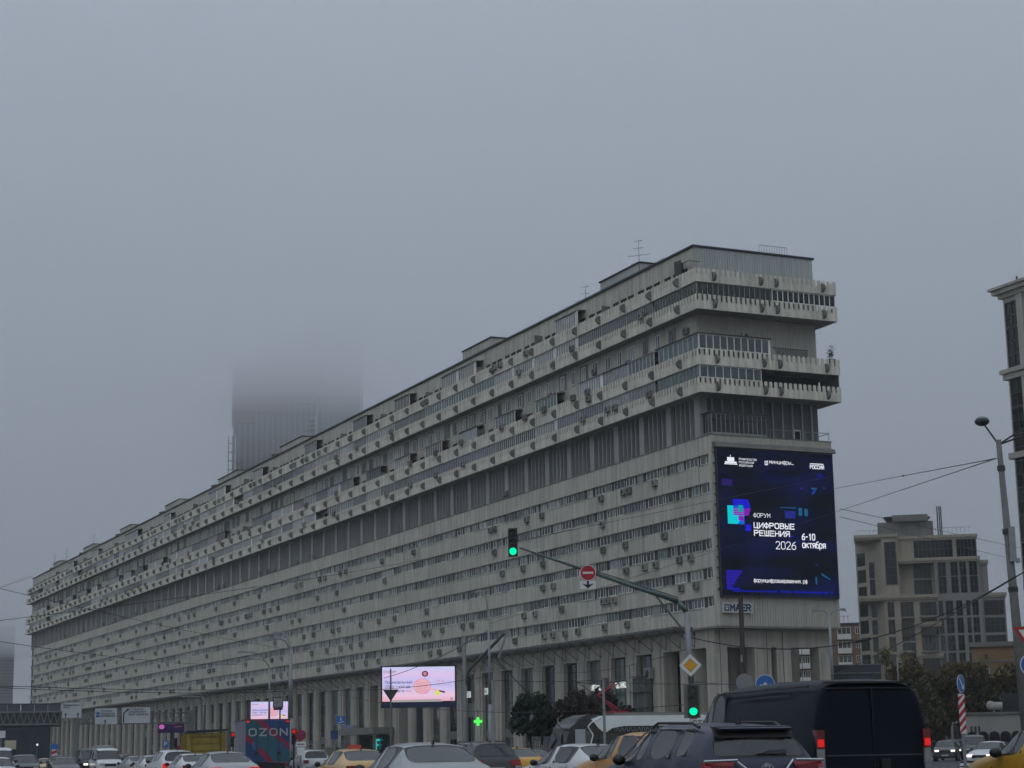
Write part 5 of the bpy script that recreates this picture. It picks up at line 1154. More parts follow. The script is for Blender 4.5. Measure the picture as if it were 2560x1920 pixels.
# ------------------------------------------------------------------ trees
leafs = {}
def tree(px, D, top, rad, label, col, seed, dens=3800, cz=.62, leaf=.17, group=None, trunk=.12, shape=1.0, bare=0):
    rnd = random.Random(seed); p = at(px, D); h = hz(px, top, D); o = thing('tree', label, 'tree', p, 0, group)
    q = MB(); bark = mat('bark', (.05, .04, .03), .9, var=.3, scale=5); zc = h*.38; q.tube((0, 0, 0), (rnd.uniform(-.1, .1), 0, zc), trunk, trunk*.7, 8)
    cent = []; 
    for i in range(16):
        a = rnd.uniform(0, 6.28); e = rnd.uniform(.1, 1) ; r = rad*rnd.uniform(.35, .85); zz = zc+(h-zc)*rnd.uniform(.05, .92); r *= math.sin(math.pi*min(1, max(.12, (zz-zc*.6)/(h-zc*.6))))**.6
        c = Vector((r*math.cos(a), r*math.sin(a), zz)); cent.append((c, rad*rnd.uniform(.22, .42))); m_ = Vector((0, 0, zc*.9)).lerp(c, .5)+Vector((0, 0, .2)); q.tube((0, 0, zc*.85), m_, trunk*.45, trunk*.25, 5); q.tube(m_, c, trunk*.25, .02, 5)
    q.build('trunk', bark, o)
    q = MB(); per = dens//16
    for c, r in cent:
        for i in range(per):
            d = Vector((rnd.gauss(0, 1), rnd.gauss(0, 1), rnd.gauss(0, .8))); d.normalize(); pt = c+d*r*(rnd.random()**.35)*1.15; n_ = Vector((rnd.uniform(-1, 1), rnd.uniform(-1, 1), rnd.uniform(-.6, 1))).normalized(); a = n_.orthogonal().normalized(); b = n_.cross(a); l = leaf*rnd.uniform(.6, 1.3)
            q.quad(pt-a*l, pt+b*l*.6, pt+a*l, pt-b*l*.6, 0 if rnd.random() < .62 else 1)
    q.build('crown', [mat(col[0], col[1], .75, var=.35, scale=1.2, spec=.2), mat(col[0]+'_light', tuple(min(1, x*1.7) for x in col[1]), .75, var=.3, scale=1.2, spec=.2)], o); return o
tree(1330, 128, 1732, 1.6, 'dark green round street tree in front of the arcade, left of the tram nose', ('foliage_dark', (.028, .038, .028)), 3, 5200)
tree(1440, 124, 1742, 1.9, 'dark red leaved street tree directly behind the tram nose', ('foliage_plum', (.034, .028, .024)), 5, 5200)
tree(1520, 126, 1740, 1.9, 'dark red leaved street tree behind the tram pantograph', ('foliage_plum', (.036, .026, .026)), 9, 5000)
lb = ['olive brown autumn tree right of the dark van', 'olive brown autumn tree behind the round blue keep right sign', 'yellowish autumn tree above the low white building', 'dark green autumn tree in front of the ochre building', 'brownish tree at the right edge above the white building', 'low dark tree between the van and the facing cars']
for i, (px, D, top, rad, c_) in enumerate(((2272, 228, 1672, 4.2, 0), (2352, 222, 1680, 4.2, 1), (2420, 232, 1668, 4.0, 0), (2476, 226, 1690, 4.2, 1), (2548, 230, 1688, 4.4, 0), (2305, 212, 1745, 3.4, 1))):
    tree(px, D, top, rad, lb[i], (('foliage_olive', (.105, .082, .035)), ('foliage_moss', (.062, .056, .028)))[c_], 20+i, 5600, leaf=.28, trunk=.22)
for i, (px, top) in enumerate(((2222, 1608), (2283, 1614))):
    tree(px, 262, top, 2.0, ('thin sparse birch in front of the left side of the beige tower', 'thin sparse birch in front of the middle of the beige tower')[i], ('foliage_birch', (.14, .125, .055)), 40+i, 1500, leaf=.2, trunk=.12)
# ------------------------------------------------------------------ construction fence near the tram
p = at(1330, 122); o = thing('site_fence', 'grey ribbed construction fence beside the tram nose', 'fence', p, face_to(p)); zt = hz(1370, 1841, 122)
for i in range(26): q = MB(); q.box(i*.13, i*.13+.10, 0 if i % 2 else .03, .05 if i % 2 else .08, .1, zt); q.build('fence_rib', mat('fence_grey', (.12, .13, .13), .7, var=.1), o)
q = MB(); q.box(0, 3.4, .081, .12, zt-.1, zt); q.build('rail', metal, o)
# ------------------------------------------------------------------ wires
wb = mat('wire_black', (.02, .02, .02), .6, var=0)
def wire(a, b, sag, r, label, thick=None):
    A = Vector(a); B_ = Vector(b); n = 16; pts = []
    for i in range(n+1): t = i/n; pt = A.lerp(B_, t); pt.z -= sag*4*t*(1-t); pts.append(pt)
    q = MB()
    for u, v in zip(pts, pts[1:]): q.tube(u, v, r, r, 4, caps=False)
    if thick: c = A.lerp(B_, thick); q.tube(pts[int(thick*n)], pts[int(thick*n)]+(pts[int(thick*n)+1]-pts[int(thick*n)]).normalized()*.5, .05, .05, 5)
    return tag(q.build('overhead_wire', wb), label, 'wire', 'overhead wires')
def pw_(px, py, D): d = ray(px, py); return (d.x*D, d.y*D, EYE+d.z*D)
W = [((2491, 1146, 60), (2084, 1222, 172), .0, .02, 'upper wire from the leaning pole to the top corner of the big screen', .35), ((2491, 1146, 60), (2092, 1279, 172), .0, .018, 'lower wire from the leaning pole to the right edge of the big screen', None),
 ((2540, 1440, 58), (1728, 1594, 60), 1.1, .02, 'thick cable sagging from the leaning pole to the signal mast', .45), ((2560, 1430, 57), (2076, 1690, 118), .2, .02, 'cable from the leaning pole down to the twin armed lamp post', None),
 ((2100, 1272, 172), (2560, 1372, 300), .0, .03, 'faint wire running right from the end wall above the beige tower', None), ((2100, 1292, 172), (2560, 1405, 300), .0, .03, 'faint lower wire running right from the end wall above the beige tower', None),
 ((-40, 1462, 90), (900, 1640, 330), .8, .016, 'thin wire crossing the far upper left of the facade', None), ((-40, 1556, 100), (1240, 1360, 200), .5, .02, 'thin wire rising across the finned storey', None), ((-40, 1598, 100), (620, 1660, 250), .5, .02, 'thin wire crossing below the finned storey at the left', None),
 ((-40, 1713, 95), (727, 1722, 128), .15, .022, 'upper of the paired tram wires at the left', None), ((-40, 1717, 95), (727, 1728, 127), .2, .022, 'lower of the paired tram wires at the left', None),
 ((727, 1722, 128), (1222, 1690, 110), .4, .018, 'tram wire between the thick lamp post and the mid facade lamp post', None), ((727, 1700, 128), (1735, 1760, 60), 1.0, .016, 'long low tram wire passing in front of the big billboard', None), ((1222, 1640, 110), (1725, 1620, 60), .9, .014, 'span wire from the mid facade lamp post to the signal mast', None),
 ((1222, 1575, 110), (960, 1695, 140), .3, .022, 'wire descending left from the mid facade lamp post', None), ((1232, 1640, 108), (1440, 1860, 118), .0, .025, 'stay cable slanting down to the right behind the round green tree', None), ((1283, 1355, 60), (2085, 1190, 172), .0, .012, 'faint wire from the far traffic light towards the screen corner', None),
 ((1222, 1560, 110), (2090, 1280, 172), .0, .014, 'faint wire climbing right across the lower window strips', None), ((1508, 1705, 112), (2076, 1700, 118), .2, .018, 'contact wire running right in front of the end arcade', None), ((1508, 1700, 112), (1222, 1700, 110), .1, .02, 'contact wire between the two tram wire poles', None), ((1735, 1705, 60), (2030, 1712, 110), .1, .014, 'short tram wire above the blue arrow sign', None),
 ((82, 1440, 430), (-60, 1490, 200), .0, .04, 'thin wire leaving the far end of the roof at the left edge', None)]
for a, b, sg, r, lb_, th in W: wire(pw_(*a), pw_(*b), sg, r, lb_, th)
# ------------------------------------------------------------------ vehicles
carblack = mat('car_trim', (.010, .010, .011), .45, var=0); carglass = mat('car_glass', (.022, .026, .029), .06, var=.2, scale=2, spec=.8)
rimm = mat('wheel_rim', (.3, .3, .31), .35, .8, var=.05); redl = mat('tail_lens', (.16, .008, .01), .2, var=0); redon = em('tail_lit', (.75, .02, .02), .8); clearl = mat('lamp_clear', (.45, .46, .46), .15, var=0); heador = em('headlamp_lit', (1, .98, .92), 1.4); chrome = mat('chrome', (.55, .56, .57), .2, .9, var=0); plm = mat('number_plate', (.5, .5, .48), .5, var=.05)
def cpaint(name, c, metal_=.35, coat=.5): return mat('car_paint_'+name, c, .38, metal_, var=.06, scale=3, coat=coat, spec=.5 if coat > .1 else .08)
ST = {
'sedan': dict(st=[(2.32,.60,.55,.62,.50),(2.22,.74,.68,.78,.62),(1.8,.86,.80,.86,.70),(.98,.99,.92,.885,.72),(.18,1.385,.94,.885,.60),(-.05,1.445,.95,.885,.60),(-.15,1.45,.95,.885,.60),(-.95,1.42,.96,.88,.58),(-1.12,1.39,.97,.88,.57),(-1.78,1.09,1.0,.87,.68),(-2.16,1.06,.97,.84,.68),(-2.30,.95,.88,.80,.62),(-2.34,.50,.46,.76,.6)],
   side=(3,4,6), wind=3, rear=8, qtr=7),
'suv': dict(st=[(2.28,.74,.68,.66,.5),(2.2,.92,.86,.82,.64),(1.8,1.04,.97,.9,.74),(1.05,1.13,1.05,.92,.76),(.35,1.56,1.07,.92,.66),(.02,1.64,1.08,.92,.66),(-.08,1.645,1.08,.92,.66),(-.95,1.62,1.10,.915,.64),(-1.06,1.615,1.11,.915,.64),(-1.5,1.59,1.14,.91,.62),(-1.86,1.55,1.15,.90,.61),(-2.12,1.12,1.06,.885,.76),(-2.25,1.0,.93,.87,.74),(-2.29,.5,.46,.82,.62)],
   side=(3,4,6,8), wind=3, rear=10, qtr=None),
'van': dict(st=[(2.85,.85,.78,.82,.6),(2.75,1.1,1.0,.94,.72),(2.25,1.28,1.2,1.0,.84),(1.95,1.38,1.28,1.02,.86),(1.25,2.22,1.3,1.02,.84),(.95,2.42,1.3,1.02,.86),(.4,2.50,1.3,1.02,.87),(.3,2.505,1.3,1.02,.87),(-1.3,2.52,1.3,1.02,.88),(-2.6,2.50,1.3,1.02,.88),(-2.86,2.43,1.3,1.005,.87),(-2.90,2.30,1.3,1.0,.86),(-2.93,.5,.45,.96,.8)],
   side=(3,4,5), wind=3, rear=None, qtr=None),
'minibus': dict(st=[(2.4,.8,.74,.76,.6),(2.3,1.0,.92,.9,.7),(2.0,1.15,1.08,.95,.8),(1.75,1.25,1.18,.96,.82),(1.1,1.9,1.2,.96,.76),(.8,2.02,1.2,.96,.78),(.3,2.08,1.2,.96,.79),(.2,2.08,1.2,.96,.79),(-1.0,2.08,1.2,.96,.79),(-1.1,2.08,1.2,.96,.79),(-2.2,2.05,1.2,.955,.78),(-2.42,1.6,1.15,.94,.78),(-2.48,.5,.45,.9,.7)],
   side=(3,4,5,7,9), wind=3, rear=10, qtr=None)}
_cars = {}
def car_meshes(kind, L=1, W=1, H=1):
    k = (kind, L, W, H)
    if k in _cars: return _cars[k]
    S = ST[kind]; st = S['st']; bm = bmesh.new(); rows = []
    for y, zt, zb, hb, ht in st:
        y *= L; zt *= H; zb *= H; hb *= W; ht *= W; w_ = hb+.015
        zs = .24; half = [(0, zs), (w_*.86, zs), (w_*.985, zs+.16), (w_, zs+.62*(zb-zs)), (hb, zb), (ht, zt-.035*(zt-zb > .3)-.012), (ht*.62, zt-.004), (0, zt)]
        prof = [(x, z) for x, z in half]+[(-x, z) for x, z in half[-2:0:-1]]
        rows.append([bm.verts.new((x, y, z)) for x, z in prof])
    n = len(rows[0]); lay = {}
    # ring indices: 0 bottom mid,1,2,3,4 belt,5 roof edge,6,7 top mid,8(=6'),9(=5'),10(=4')...
    for i in range(len(rows)-1):
        for j in range(n):
            a, b, c, d = rows[i][j], rows[i][(j+1) % n], rows[i+1][(j+1) % n], rows[i+1][j]
            f = bm.faces.new((a, b, c, d)); f.smooth = True; m = 0
            if j in (4, 9) and (i in S['side'] or i == S['qtr']): m = 3
            if j in (5, 6, 7, 8) and i == S['wind']: m = 1
            if j in (5, 6, 7, 8) and i == S['rear']: m = 2
            f.material_index = m
    for r, rev in ((rows[0], False), (rows[-1], True)):
        f = bm.faces.new(r if not rev else list(reversed(r))); f.smooth = True
    bmesh.ops.recalc_face_normals(bm, faces=bm.faces)
    for grp in (1, 2, 3):
        fs = [f for f in bm.faces if f.material_index == grp]
        if grp == 3:
            for f in fs: r = bmesh.ops.inset_individual(bm, faces=[f], thickness=.045, depth=-.004); [setattr(x, 'material_index', 4) for x in r['faces']]
        elif fs:
            r = bmesh.ops.inset_region(bm, faces=fs, thickness=.05, depth=-.004); [setattr(x, 'material_index', 4) for x in r['faces']]
    cl = bm.edges.layers.float.get('crease_edge') or bm.edges.layers.float.new('crease_edge')
    for e in bm.edges:
        ms = {f.material_index for f in e.link_faces}
        if len(ms) > 1: e[cl] = 1.0
    vl = bm.verts.layers.float.get('crease_vert') or bm.verts.layers.float.new('crease_vert')
    for v in bm.verts:
        for g_ in (1, 2, 3):
            if sum(f.material_index == g_ for f in v.link_faces) == 1: v[vl] = 1.0
    me = bpy.data.meshes.new('t'); bm.to_mesh(me); bm.free()
    o = bpy.data.objects.new('t', me); COL.objects.link(o); md = o.modifiers.new('s', 'SUBSURF'); md.levels = 2; md.render_levels = 2
    dg = bpy.context.evaluated_depsgraph_get(); ev = bpy.data.meshes.new_from_object(o.evaluated_get(dg)); bpy.data.objects.remove(o)
    out = {}
    names = {0: 'body', 1: 'windscreen', 2: 'rear_window', 3: 'side_windows'}
    for key in names:
        sel = [p for p in ev.polygons if p.material_index == key or (key == 0 and p.material_index == 4)]
        if not sel: continue
        if key == 3:
            groups = {}
            for p in sel: groups.setdefault(p.center.x > 0, []).append(p)
            groups = list(groups.values())
        else: groups = [sel]
        for gi, gp in enumerate(groups):
            used = {}; vs = []; fs = []; mi = []
            for p in gp:
                f = []
                for v in p.vertices:
                    if v not in used: used[v] = len(vs); vs.append(tuple(ev.vertices[v].co))
                    f.append(used[v])
                fs.append(f); mi.append(1 if p.material_index == 4 else 0)
            out.setdefault(names[key], []).append((vs, fs, mi))
    _cars[k] = out; return out
def mkmesh(name, data, mats):
    vs, fs, mi = data; me = bpy.data.meshes.new(name); me.from_pydata(vs, [], fs)
    for m in mats: me.materials.append(m)
    me.polygons.foreach_set('material_index', mi); me.polygons.foreach_set('use_smooth', [True]*len(fs)); me.update(); return me
q = MB(); q.tube((-.11, 0, 0), (.11, 0, 0), .33, n=20); tyre_me = q.mesh('tyre', rubber, True)
q = MB(); q.tube((-.115, 0, 0), (.115, 0, 0), .21, n=16)
for i in range(5): a = i*2*math.pi/5; q.tube((.118, 0, 0), (.118, .19*math.cos(a), .19*math.sin(a)), .03, n=4); q.tube((-.118, 0, 0), (-.118, .19*math.cos(a), .19*math.sin(a)), .03, n=4)
rim_me = q.mesh('rim', rimm)
q = MB(); q.ball((0, 0, 0), .105, 0, 10, 6, .8); mir_me = q.mesh('mirror', carblack, True)
def car(kind, label, cat, p, yaw, col, L=1, W=1, H=1, lit=False, head=False, group='cars in the traffic', name='car', mirror=None, taxi=False, lowlights=True, glass=None, rails=False, tl=None):
    """+y is the front; yaw is the heading measured clockwise from straight ahead"""
    hd_ = Vector((math.sin(math.radians(yaw)), math.cos(math.radians(yaw)), 0)); p = Vector(p)
    if abs(yaw) < 45: p += hd_*abs(ST[kind]['st'][-1][0]*L)
    elif yaw > 120: p -= hd_*ST[kind]['st'][0][0]*L
    o = thing(name, label, cat, (p.x, p.y, .006), -math.radians(yaw), group); D_ = car_meshes(kind, L, W, H); st = ST[kind]['st']
    put('body', mkmesh('body', D_['body'][0], [col, carblack]), o)
    for nm in ('windscreen', 'rear_window', 'side_windows'):
        for d in D_.get(nm, []): put('side_window' if nm == 'side_windows' else nm, mkmesh(nm, d, [glass or carglass]), o)
    yf, yr = st[0][0]*L, st[-1][0]*L; hw = max(s[3] for s in st)*W
    for y in (yf-.92, yr+.98):
        for s in (-1, 1):
            wv_ = bpy.data.objects.new('wheel', None); COL.objects.link(wv_); wv_.parent = o; wv_.location = (s*(hw-.09), y, .33); put('tyre', tyre_me, wv_); put('rim', rim_me, wv_)
            a = MB(); a.prism([(y+.39*math.cos(t*math.pi/10), .33+.39*math.sin(t*math.pi/10)) for t in range(11)], 'x', s*(hw-.02), s*(hw+.018)); a.build('wheel_arch', carblack, o)
    for s in (-1, 1):
        m_ = put('mirror', mir_me if mirror is None else mirror, o, (s*(hw+.08), st[3][0]*L-.35, st[3][2]*H+.06)); 
    zb = st[-3][2]*H; big = kind in ('suv',)
    def rearbox(nm, x0, x1, z0, z1, m, d=.03):
        a = MB()
        # follow the tail: find y of the skin at that height
        def ys(z):
            rs = [(s_[1]*H, s_[0]*L) for s_ in st if s_[0] < -1.7 or kind in ('van',) and s_[0] < -2.5]
            rs.sort(); 
            for (za, ya), (zc_, yc) in zip(rs, rs[1:]):
                if za <= z <= zc_: return ya+(yc-ya)*(z-za)/(zc_-za+1e-6)
            return rs[0][1] if z < rs[0][0] else rs[-1][1]
        ya, yb = ys(z0)-d, ys(z1)-d
        a.hexa([(x0, ya, z0), (x1, ya, z0), (x1, ya+.1, z0), (x0, ya+.1, z0), (x0, yb, z1), (x1, yb, z1), (x1, yb+.1, z1), (x0, yb+.1, z1)]); return a.build(nm, m, o)
    if kind in ('sedan', 'suv'):
        z1 = (.93 if kind == 'sedan' else 1.02)*H; z0 = z1-(.17 if kind == 'sedan' else .2)
        for s in (-1, 1):
            a, b = sorted((s*(hw-.42)*1.0, s*(hw-.10))); rearbox('tail_light', a, b, z0, z1, redon if lit else (tl or redl), .035)
            a, b = sorted((s*(hw-.28), s*(hw-.09))); rearbox('reversing_light', a, b, z0-.07, z0-.005, clearl, .03)
        rearbox('number_plate', -.26, .26, z0-.16, z0-.05, plm, .045); rearbox('boot_shadow_line', -hw+.2, hw-.2, z0-.22, z0-.2, carblack, .03)
        rearbox('bumper_insert', -hw+.12, hw-.12, .3, .42, carblack, .05)
    # front
    zf = st[1][1]*H
    for s in (-1, 1):
        a = MB(); a.box(min(s*(hw-.48), s*(hw-.16)), max(s*(hw-.48), s*(hw-.16)), yf-.16, yf+.0, zf-.16, zf-.02); a.build('headlight', heador if head else clearl, o)
    a = MB(); a.box(-.42*W, .42*W, yf-.05, yf+.03, zf-.24, zf-.06); a.build('grille', carblack, o); a = MB(); a.box(-.26, .26, yf+.0, yf+.045, .42, .53); a.build('number_plate', plm, o)
    a = MB(); a.box(-hw+.15, hw-.15, yf-.05, yf+.035, .26, .38); a.build('front_bumper_insert', carblack, o)
    for s in (-1, 1):
        for yy in (.15, -.75):
            if kind != 'van': a = MB(); a.box(s*(hw+.012)-.012, s*(hw+.012)+.012, yy*L-.1, yy*L+.1, .86*H, .885*H); a.build('door_handle', col if not rails else carblack, o)
        for yy in (1.0, -.1, -.98):
            if kind in ('sedan', 'suv'): a = MB(); a.box(s*(hw+.004)-.012, s*(hw+.004)+.012, yy*L-.006, yy*L+.006, .34, .88*H); a.build('door_gap', carblack, o)
    if rails:
        for s in (-1, 1):
            a = MB(); a.path([Vector((s*.67*W, .1*L, 1.585*H)), Vector((s*.67*W, -.1*L, 1.64*H)), Vector((s*.655*W, -1.3*L, 1.615*H)), Vector((s*.64*W, -1.5*L, 1.55*H))], .022, 6); a.build('roof_rail', carblack if rails == 1 else alu, o)
    if kind in ('sedan', 'suv'):
        zz = (1.42 if kind == 'sedan' else 1.61)*H; yy = (-.95 if kind == 'sedan' else -1.35)*L; a = MB(); a.prism([(yy, zz-.02), (yy-.16, zz-.02), (yy-.15, zz+.065)], 'x', -.015, .015); a.build('aerial_fin', carblack, o)
    if taxi:
        a = MB(); a.box(-.2, .2, -.35*L, -.2*L, 1.455*H if kind == 'sedan' else 1.66*H, (1.455 if kind == 'sedan' else 1.66)*H+.11); a.build('taxi_sign', mat('taxi_lamp', (.50, .06, .04), .5) if taxi == 'red' else mat('taxi_lamp_orange', (.6, .25, .03), .5), o)
        for s in (-1, 1):
            a = MB()
            for i in range(4):
                for j in range(2): a.box(s*(hw+.02)-.005, s*(hw+.02)+.005, 1.2*L+i*.09, 1.2*L+i*.09+.05, .74+j*.06+(i % 2)*.0, .79+j*.06); 
            a.build('checker_marks', carblack, o)
    return o
white = cpaint('white', (.62, .64, .66), .05); silver = cpaint('silver', (.42, .44, .455), .5); lgrey = cpaint('light_grey', (.36, .38, .39), .45); dgrey = cpaint('dark_grey', (.06, .065, .068)); yel = cpaint('taxi_yellow', (.62, .34, .03), .05); yelp = cpaint('taxi_amber', (.60, .38, .13), .05); orn = cpaint('taxi_orange', (.56, .27, .055), .05); dblue = cpaint('dark_blue', (.012, .019, .05), .1, .2); navy = cpaint('navy_black', (.004, .009, .016), .0, .06); blackp = cpaint('black', (.012, .013, .015), .1, .15); gg = cpaint('grey_green', (.06, .075, .072)); brown = cpaint('graphite', (.05, .05, .052)); 
# the dark blue off-roader closest to the camera
o = car('suv', 'dark blue SUV in the right foreground with white arrow-shaped tailgate trim', 'car', at(1915, 26.3), -19, dblue, W=1.0, H=1.0, rails=1)
a = MB(); a.hexa([(-.55, -2.03, 1.50), (.55, -2.03, 1.50), (.60, -1.8, 1.53), (-.60, -1.8, 1.53), (-.55, -2.05, 1.525), (.55, -2.05, 1.525), (.60, -1.75, 1.565), (-.60, -1.75, 1.565)]); a.build('spoiler', dblue, o)
a = MB(); a.hexa([(-.60, -1.965, 1.40), (.60, -1.965, 1.40), (.60, -1.9, 1.4), (-.60, -1.9, 1.4), (-.60, -1.9, 1.555), (.60, -1.9, 1.555), (.60, -1.8, 1.56), (-.60, -1.8, 1.56)]); a.build('rear_window_band', carblack, o)
a = MB(); a.hexa([(-.05, -2.11, 1.17), (.42, -2.11, 1.17), (.42, -2.08, 1.17), (-.05, -2.08, 1.17), (.15, -2.09, 1.21), (.42, -2.07, 1.235), (.42, -2.05, 1.235), (.15, -2.06, 1.21)]); a.build('wiper', carblack, o)
for s in (-1, 1):
    a = MB(); pts = [(-.95, 1.06), (-.42, 1.075), (-.30, .94), (-.36, .92), (-.46, 1.03), (-.95, 1.02)]; 
    for (xa, za), (xb, zb_) in (((-.92, 1.075), (-.45, 1.085)), ((-.45, 1.085), (-.30, .95))): a.tube((s*-xa if s > 0 else xa, -2.22, za), (s*-xb if s > 0 else xb, -2.30, zb_), .022, n=6)
    a.build('chrome_trim', chrome, o)
    a = MB(); a.hexa([(min(s*.9, s*.5), -2.27, .97), (max(s*.9, s*.5), -2.27, .97), (max(s*.9, s*.5), -2.1, .97), (min(s*.9, s*.5), -2.1, .97), (min(s*.9, s*.45), -2.20, 1.06), (max(s*.9, s*.45), -2.20, 1.06), (max(s*.9, s*.45), -2.05, 1.06), (min(s*.9, s*.45), -2.05, 1.06)]); a.build('tail_light_upper', mat('tail_lens_bright', (.30, .015, .02), .2, var=0), o)
a = MB(); a.tube((-.31, -2.30, .94), (.31, -2.30, .94), .018, n=6); a.build('chrome_trim', chrome, o)
a = MB(); r = [(.085*math.cos(i*math.pi/8), .055*math.sin(i*math.pi/8)) for i in range(16)]
for i in range(16): x0, z0 = r[i]; x1, z1 = r[(i+1) % 16]; a.tube((x0, -2.315, .985+z0), (x1, -2.315, .985+z1), .009, n=4)
for i in range(16): x0, z0 = r[i]; x1, z1 = r[(i+1) % 16]; a.tube((x0*.35, -2.315, .985+z0*.9), (x1*.35, -2.315, .985+z1*.9), .008, n=4)
a.tube((-.06, -2.315, 1.01), (.06, -2.315, 1.01), .008, n=4); a.build('badge', chrome, o)
for s in (-1, 1): a = MB(); a.path([Vector((s*.87, .95, 1.10)), Vector((s*.70, .35, 1.50)), Vector((s*.68, -.1, 1.555)), Vector((s*.68, -1.35, 1.53))], .014, 5); a.build('window_chrome', chrome, o)
# the dark van
o = car('van', 'large dark navy delivery van filling the right foreground with lit red tail lights', 'van', at(2186, 31.0), -15.5, navy, L=1.2, W=1.04, H=.945, name='van', group=None)
yr = -2.93*1.2
for s in (-1, 1):
    a = MB(); a.box(min(s*1.01, s*.88), max(s*1.01, s*.88), yr-.03, yr+.15, 1.22, 1.52); a.build('tail_light', redl, o); a = MB(); a.box(min(s*1.005, s*.90), max(s*1.005, s*.90), yr-.036, yr+.0, 1.25, 1.37); a.build('brake_lamp', redon, o)
    a = MB(); a.box(min(s*1.005, s*.89), max(s*1.005, s*.89), yr-.03, yr+.15, .72, 1.215); a.build('reversing_light', mat('lamp_grey', (.25, .26, .26), .25, var=.3, scale=6), o)
a = MB(); a.box(-.006, .006, yr-.012, yr+.06, .5, 2.18); a.build('door_gap', carblack, o)
for z in (2.18, 1.10): a = MB(); a.box(-.84, .84, yr-.012+(.03 if z > 2 else 0), yr+.05, z, z+.02); a.build('moulding', carblack if z > 2 else mat('moulding_slate', (.06, .075, .09), .5), o)
a = MB(); a.box(-.84, .84, yr-.02, yr+.05, .62, .72); a.build('lower_moulding', blackp, o); a = MB(); a.box(.10, .26, yr-.05, yr+.0, .80, 1.05); a.build('door_handle', carblack, o)
a = MB(); text(a, 'CITROEN', (-.72, yr-.03, .80), (1, 0, 0), (0, 0, 1), .05, 1, 0, fit=.46); text(a, 'JUMPER', (.50, yr-.03, .82), (1, 0, 0), (0, 0, 1), .04, 1, 0, fit=.32); a.build('badge_lettering', metal, o)
for s in (-1, 1):
    for z0_, x_ in ((1.30, 1.05), (2.10, .965)): a = MB(); a.box(s*x_-.012, s*x_+.012, -2.45, .15, z0_, z0_+.02); a.build('side_groove', carblack, o)
    a = MB(); a.box(s*.93-.02, s*.93+.02, -3.1, .9, 2.22, 2.245); a.build('roof_gutter', carblack, o)
a = MB(); a.box(-.82, .82, yr+.02, yr+.12, 2.27, 2.30); a.build('roof_lip', blackp, o)
car('sedan', 'silver grey saloon seen from behind in the bottom centre', 'car', at(1132, 33.0), -18, lgrey, L=1.03, W=1.0, H=1.01, rails=0)
car('sedan', 'white saloon with a lit red tail light in front of the tram', 'car', at(1560, 46), -27, white, lit=True)
car('suv', 'dark grey SUV seen from behind between the silver saloon and the tram', 'car', at(1243, 62), -19, brown, L=.95, rails=1, tl=mat('tail_lens_bright', (0, 0, 0)))
car('suv', 'orange taxi half hidden behind the dark blue SUV', 'taxi', Vector((3.75, 38.4, 0)), -24, orn, rails=0, name='taxi', group='taxis', L=.98)
car('suv', 'yellow taxi at the right edge with small checker marks on its door', 'taxi', Vector((9.6, 28.3, 0)), -14, yel, name='taxi', group='taxis', L=1.0, taxi=True)
car('sedan', 'pale yellow taxi with a red roof sign left of the silver saloon', 'taxi', at(930, 57), -20, yelp, name='taxi', group='taxis', taxi='red')
car('sedan', 'yellow taxi peeking out right of the dark grey SUV', 'taxi', at(1318, 69), -17, yel, name='taxi', group='taxis', lit=False)
car('sedan', 'black car just left of the grey site fence, behind a yellow taxi', 'car', at(1350, 80), -15, blackp)
car('suv', 'small white off-roader with roof rails left of the red roof sign taxi', 'car', at(792, 112), -18, white, L=.93, W=.97, H=.99, rails=2)
car('sedan', 'silver saloon with two lit red tail lights left of the striped lorry', 'car', at(590, 61), -21, silver, lit=True)
car('sedan', 'white hatchback behind the left side of the silver braking saloon', 'car', at(502, 84), -22, white, L=.9)
car('suv', 'white SUV with a lit red tail light beneath the dump truck', 'car', at(452, 88), -22, white, L=.93, lit=True)
car('sedan', 'small white car two cars left of the dump truck', 'car', at(397, 112), -23, white, L=.88)
car('sedan', 'grey saloon between the white van and a small white car', 'car', at(357, 122), -23, lgrey)
car('suv', 'dark distant SUV just right of the oncoming white van', 'car', at(326, 150), -23, dgrey); car('sedan', 'dark distant saloon behind the small grey saloon', 'car', at(362, 165), -23, blackp)
car('minibus', 'oncoming white van with black mirrors in the left traffic', 'van', at(277, 140), 159, white, W=.98, name='van', group='vans in the traffic')
car('van', 'grey tall van behind the oncoming white van', 'van', at(270, 172), 159, gg, name='van', group='vans in the traffic', W=.95, L=.95)
car('minibus', 'dark oncoming minibus with a lit headlight left of the white van', 'van', at(236, 144), 160, blackp, head=True, name='van', group='vans in the traffic', W=.96)
car('sedan', 'dark blue saloon in front of the dark oncoming minibus', 'car', at(209, 150), 160, dgrey, head=True)
car('sedan', 'dark grey oncoming saloon below the striped marker at the left', 'car', at(170, 118), 161, dgrey); car('suv', 'dark boxy SUV behind the dark grey oncoming saloon', 'car', at(158, 146), 161, blackp)
car('sedan', 'small pale taxi in the left traffic', 'taxi', at(121, 165), 161, yelp, name='taxi', group='taxis')
car('suv', 'grey green oncoming SUV near the left edge', 'car', at(67, 122), 162, gg); car('sedan', 'silver car partly hidden left of the grey green SUV', 'car', at(28, 140), 162, lgrey, head=True)
car('sedan', 'white oncoming car cut off by the left edge', 'car', at(-2, 95), 163, white, head=True); car('minibus', 'white van behind the white car at the left edge', 'van', at(0, 118), 163, white, name='van', group='vans in the traffic', W=.95)
car('suv', 'dark SUV with lit white headlights facing the camera right of the van', 'car', at(2362, 150), 196, dgrey, head=True, W=1.02); car('suv', 'black car with one lit headlight behind the facing dark SUV', 'car', at(2380, 163), 194, blackp, head=True)
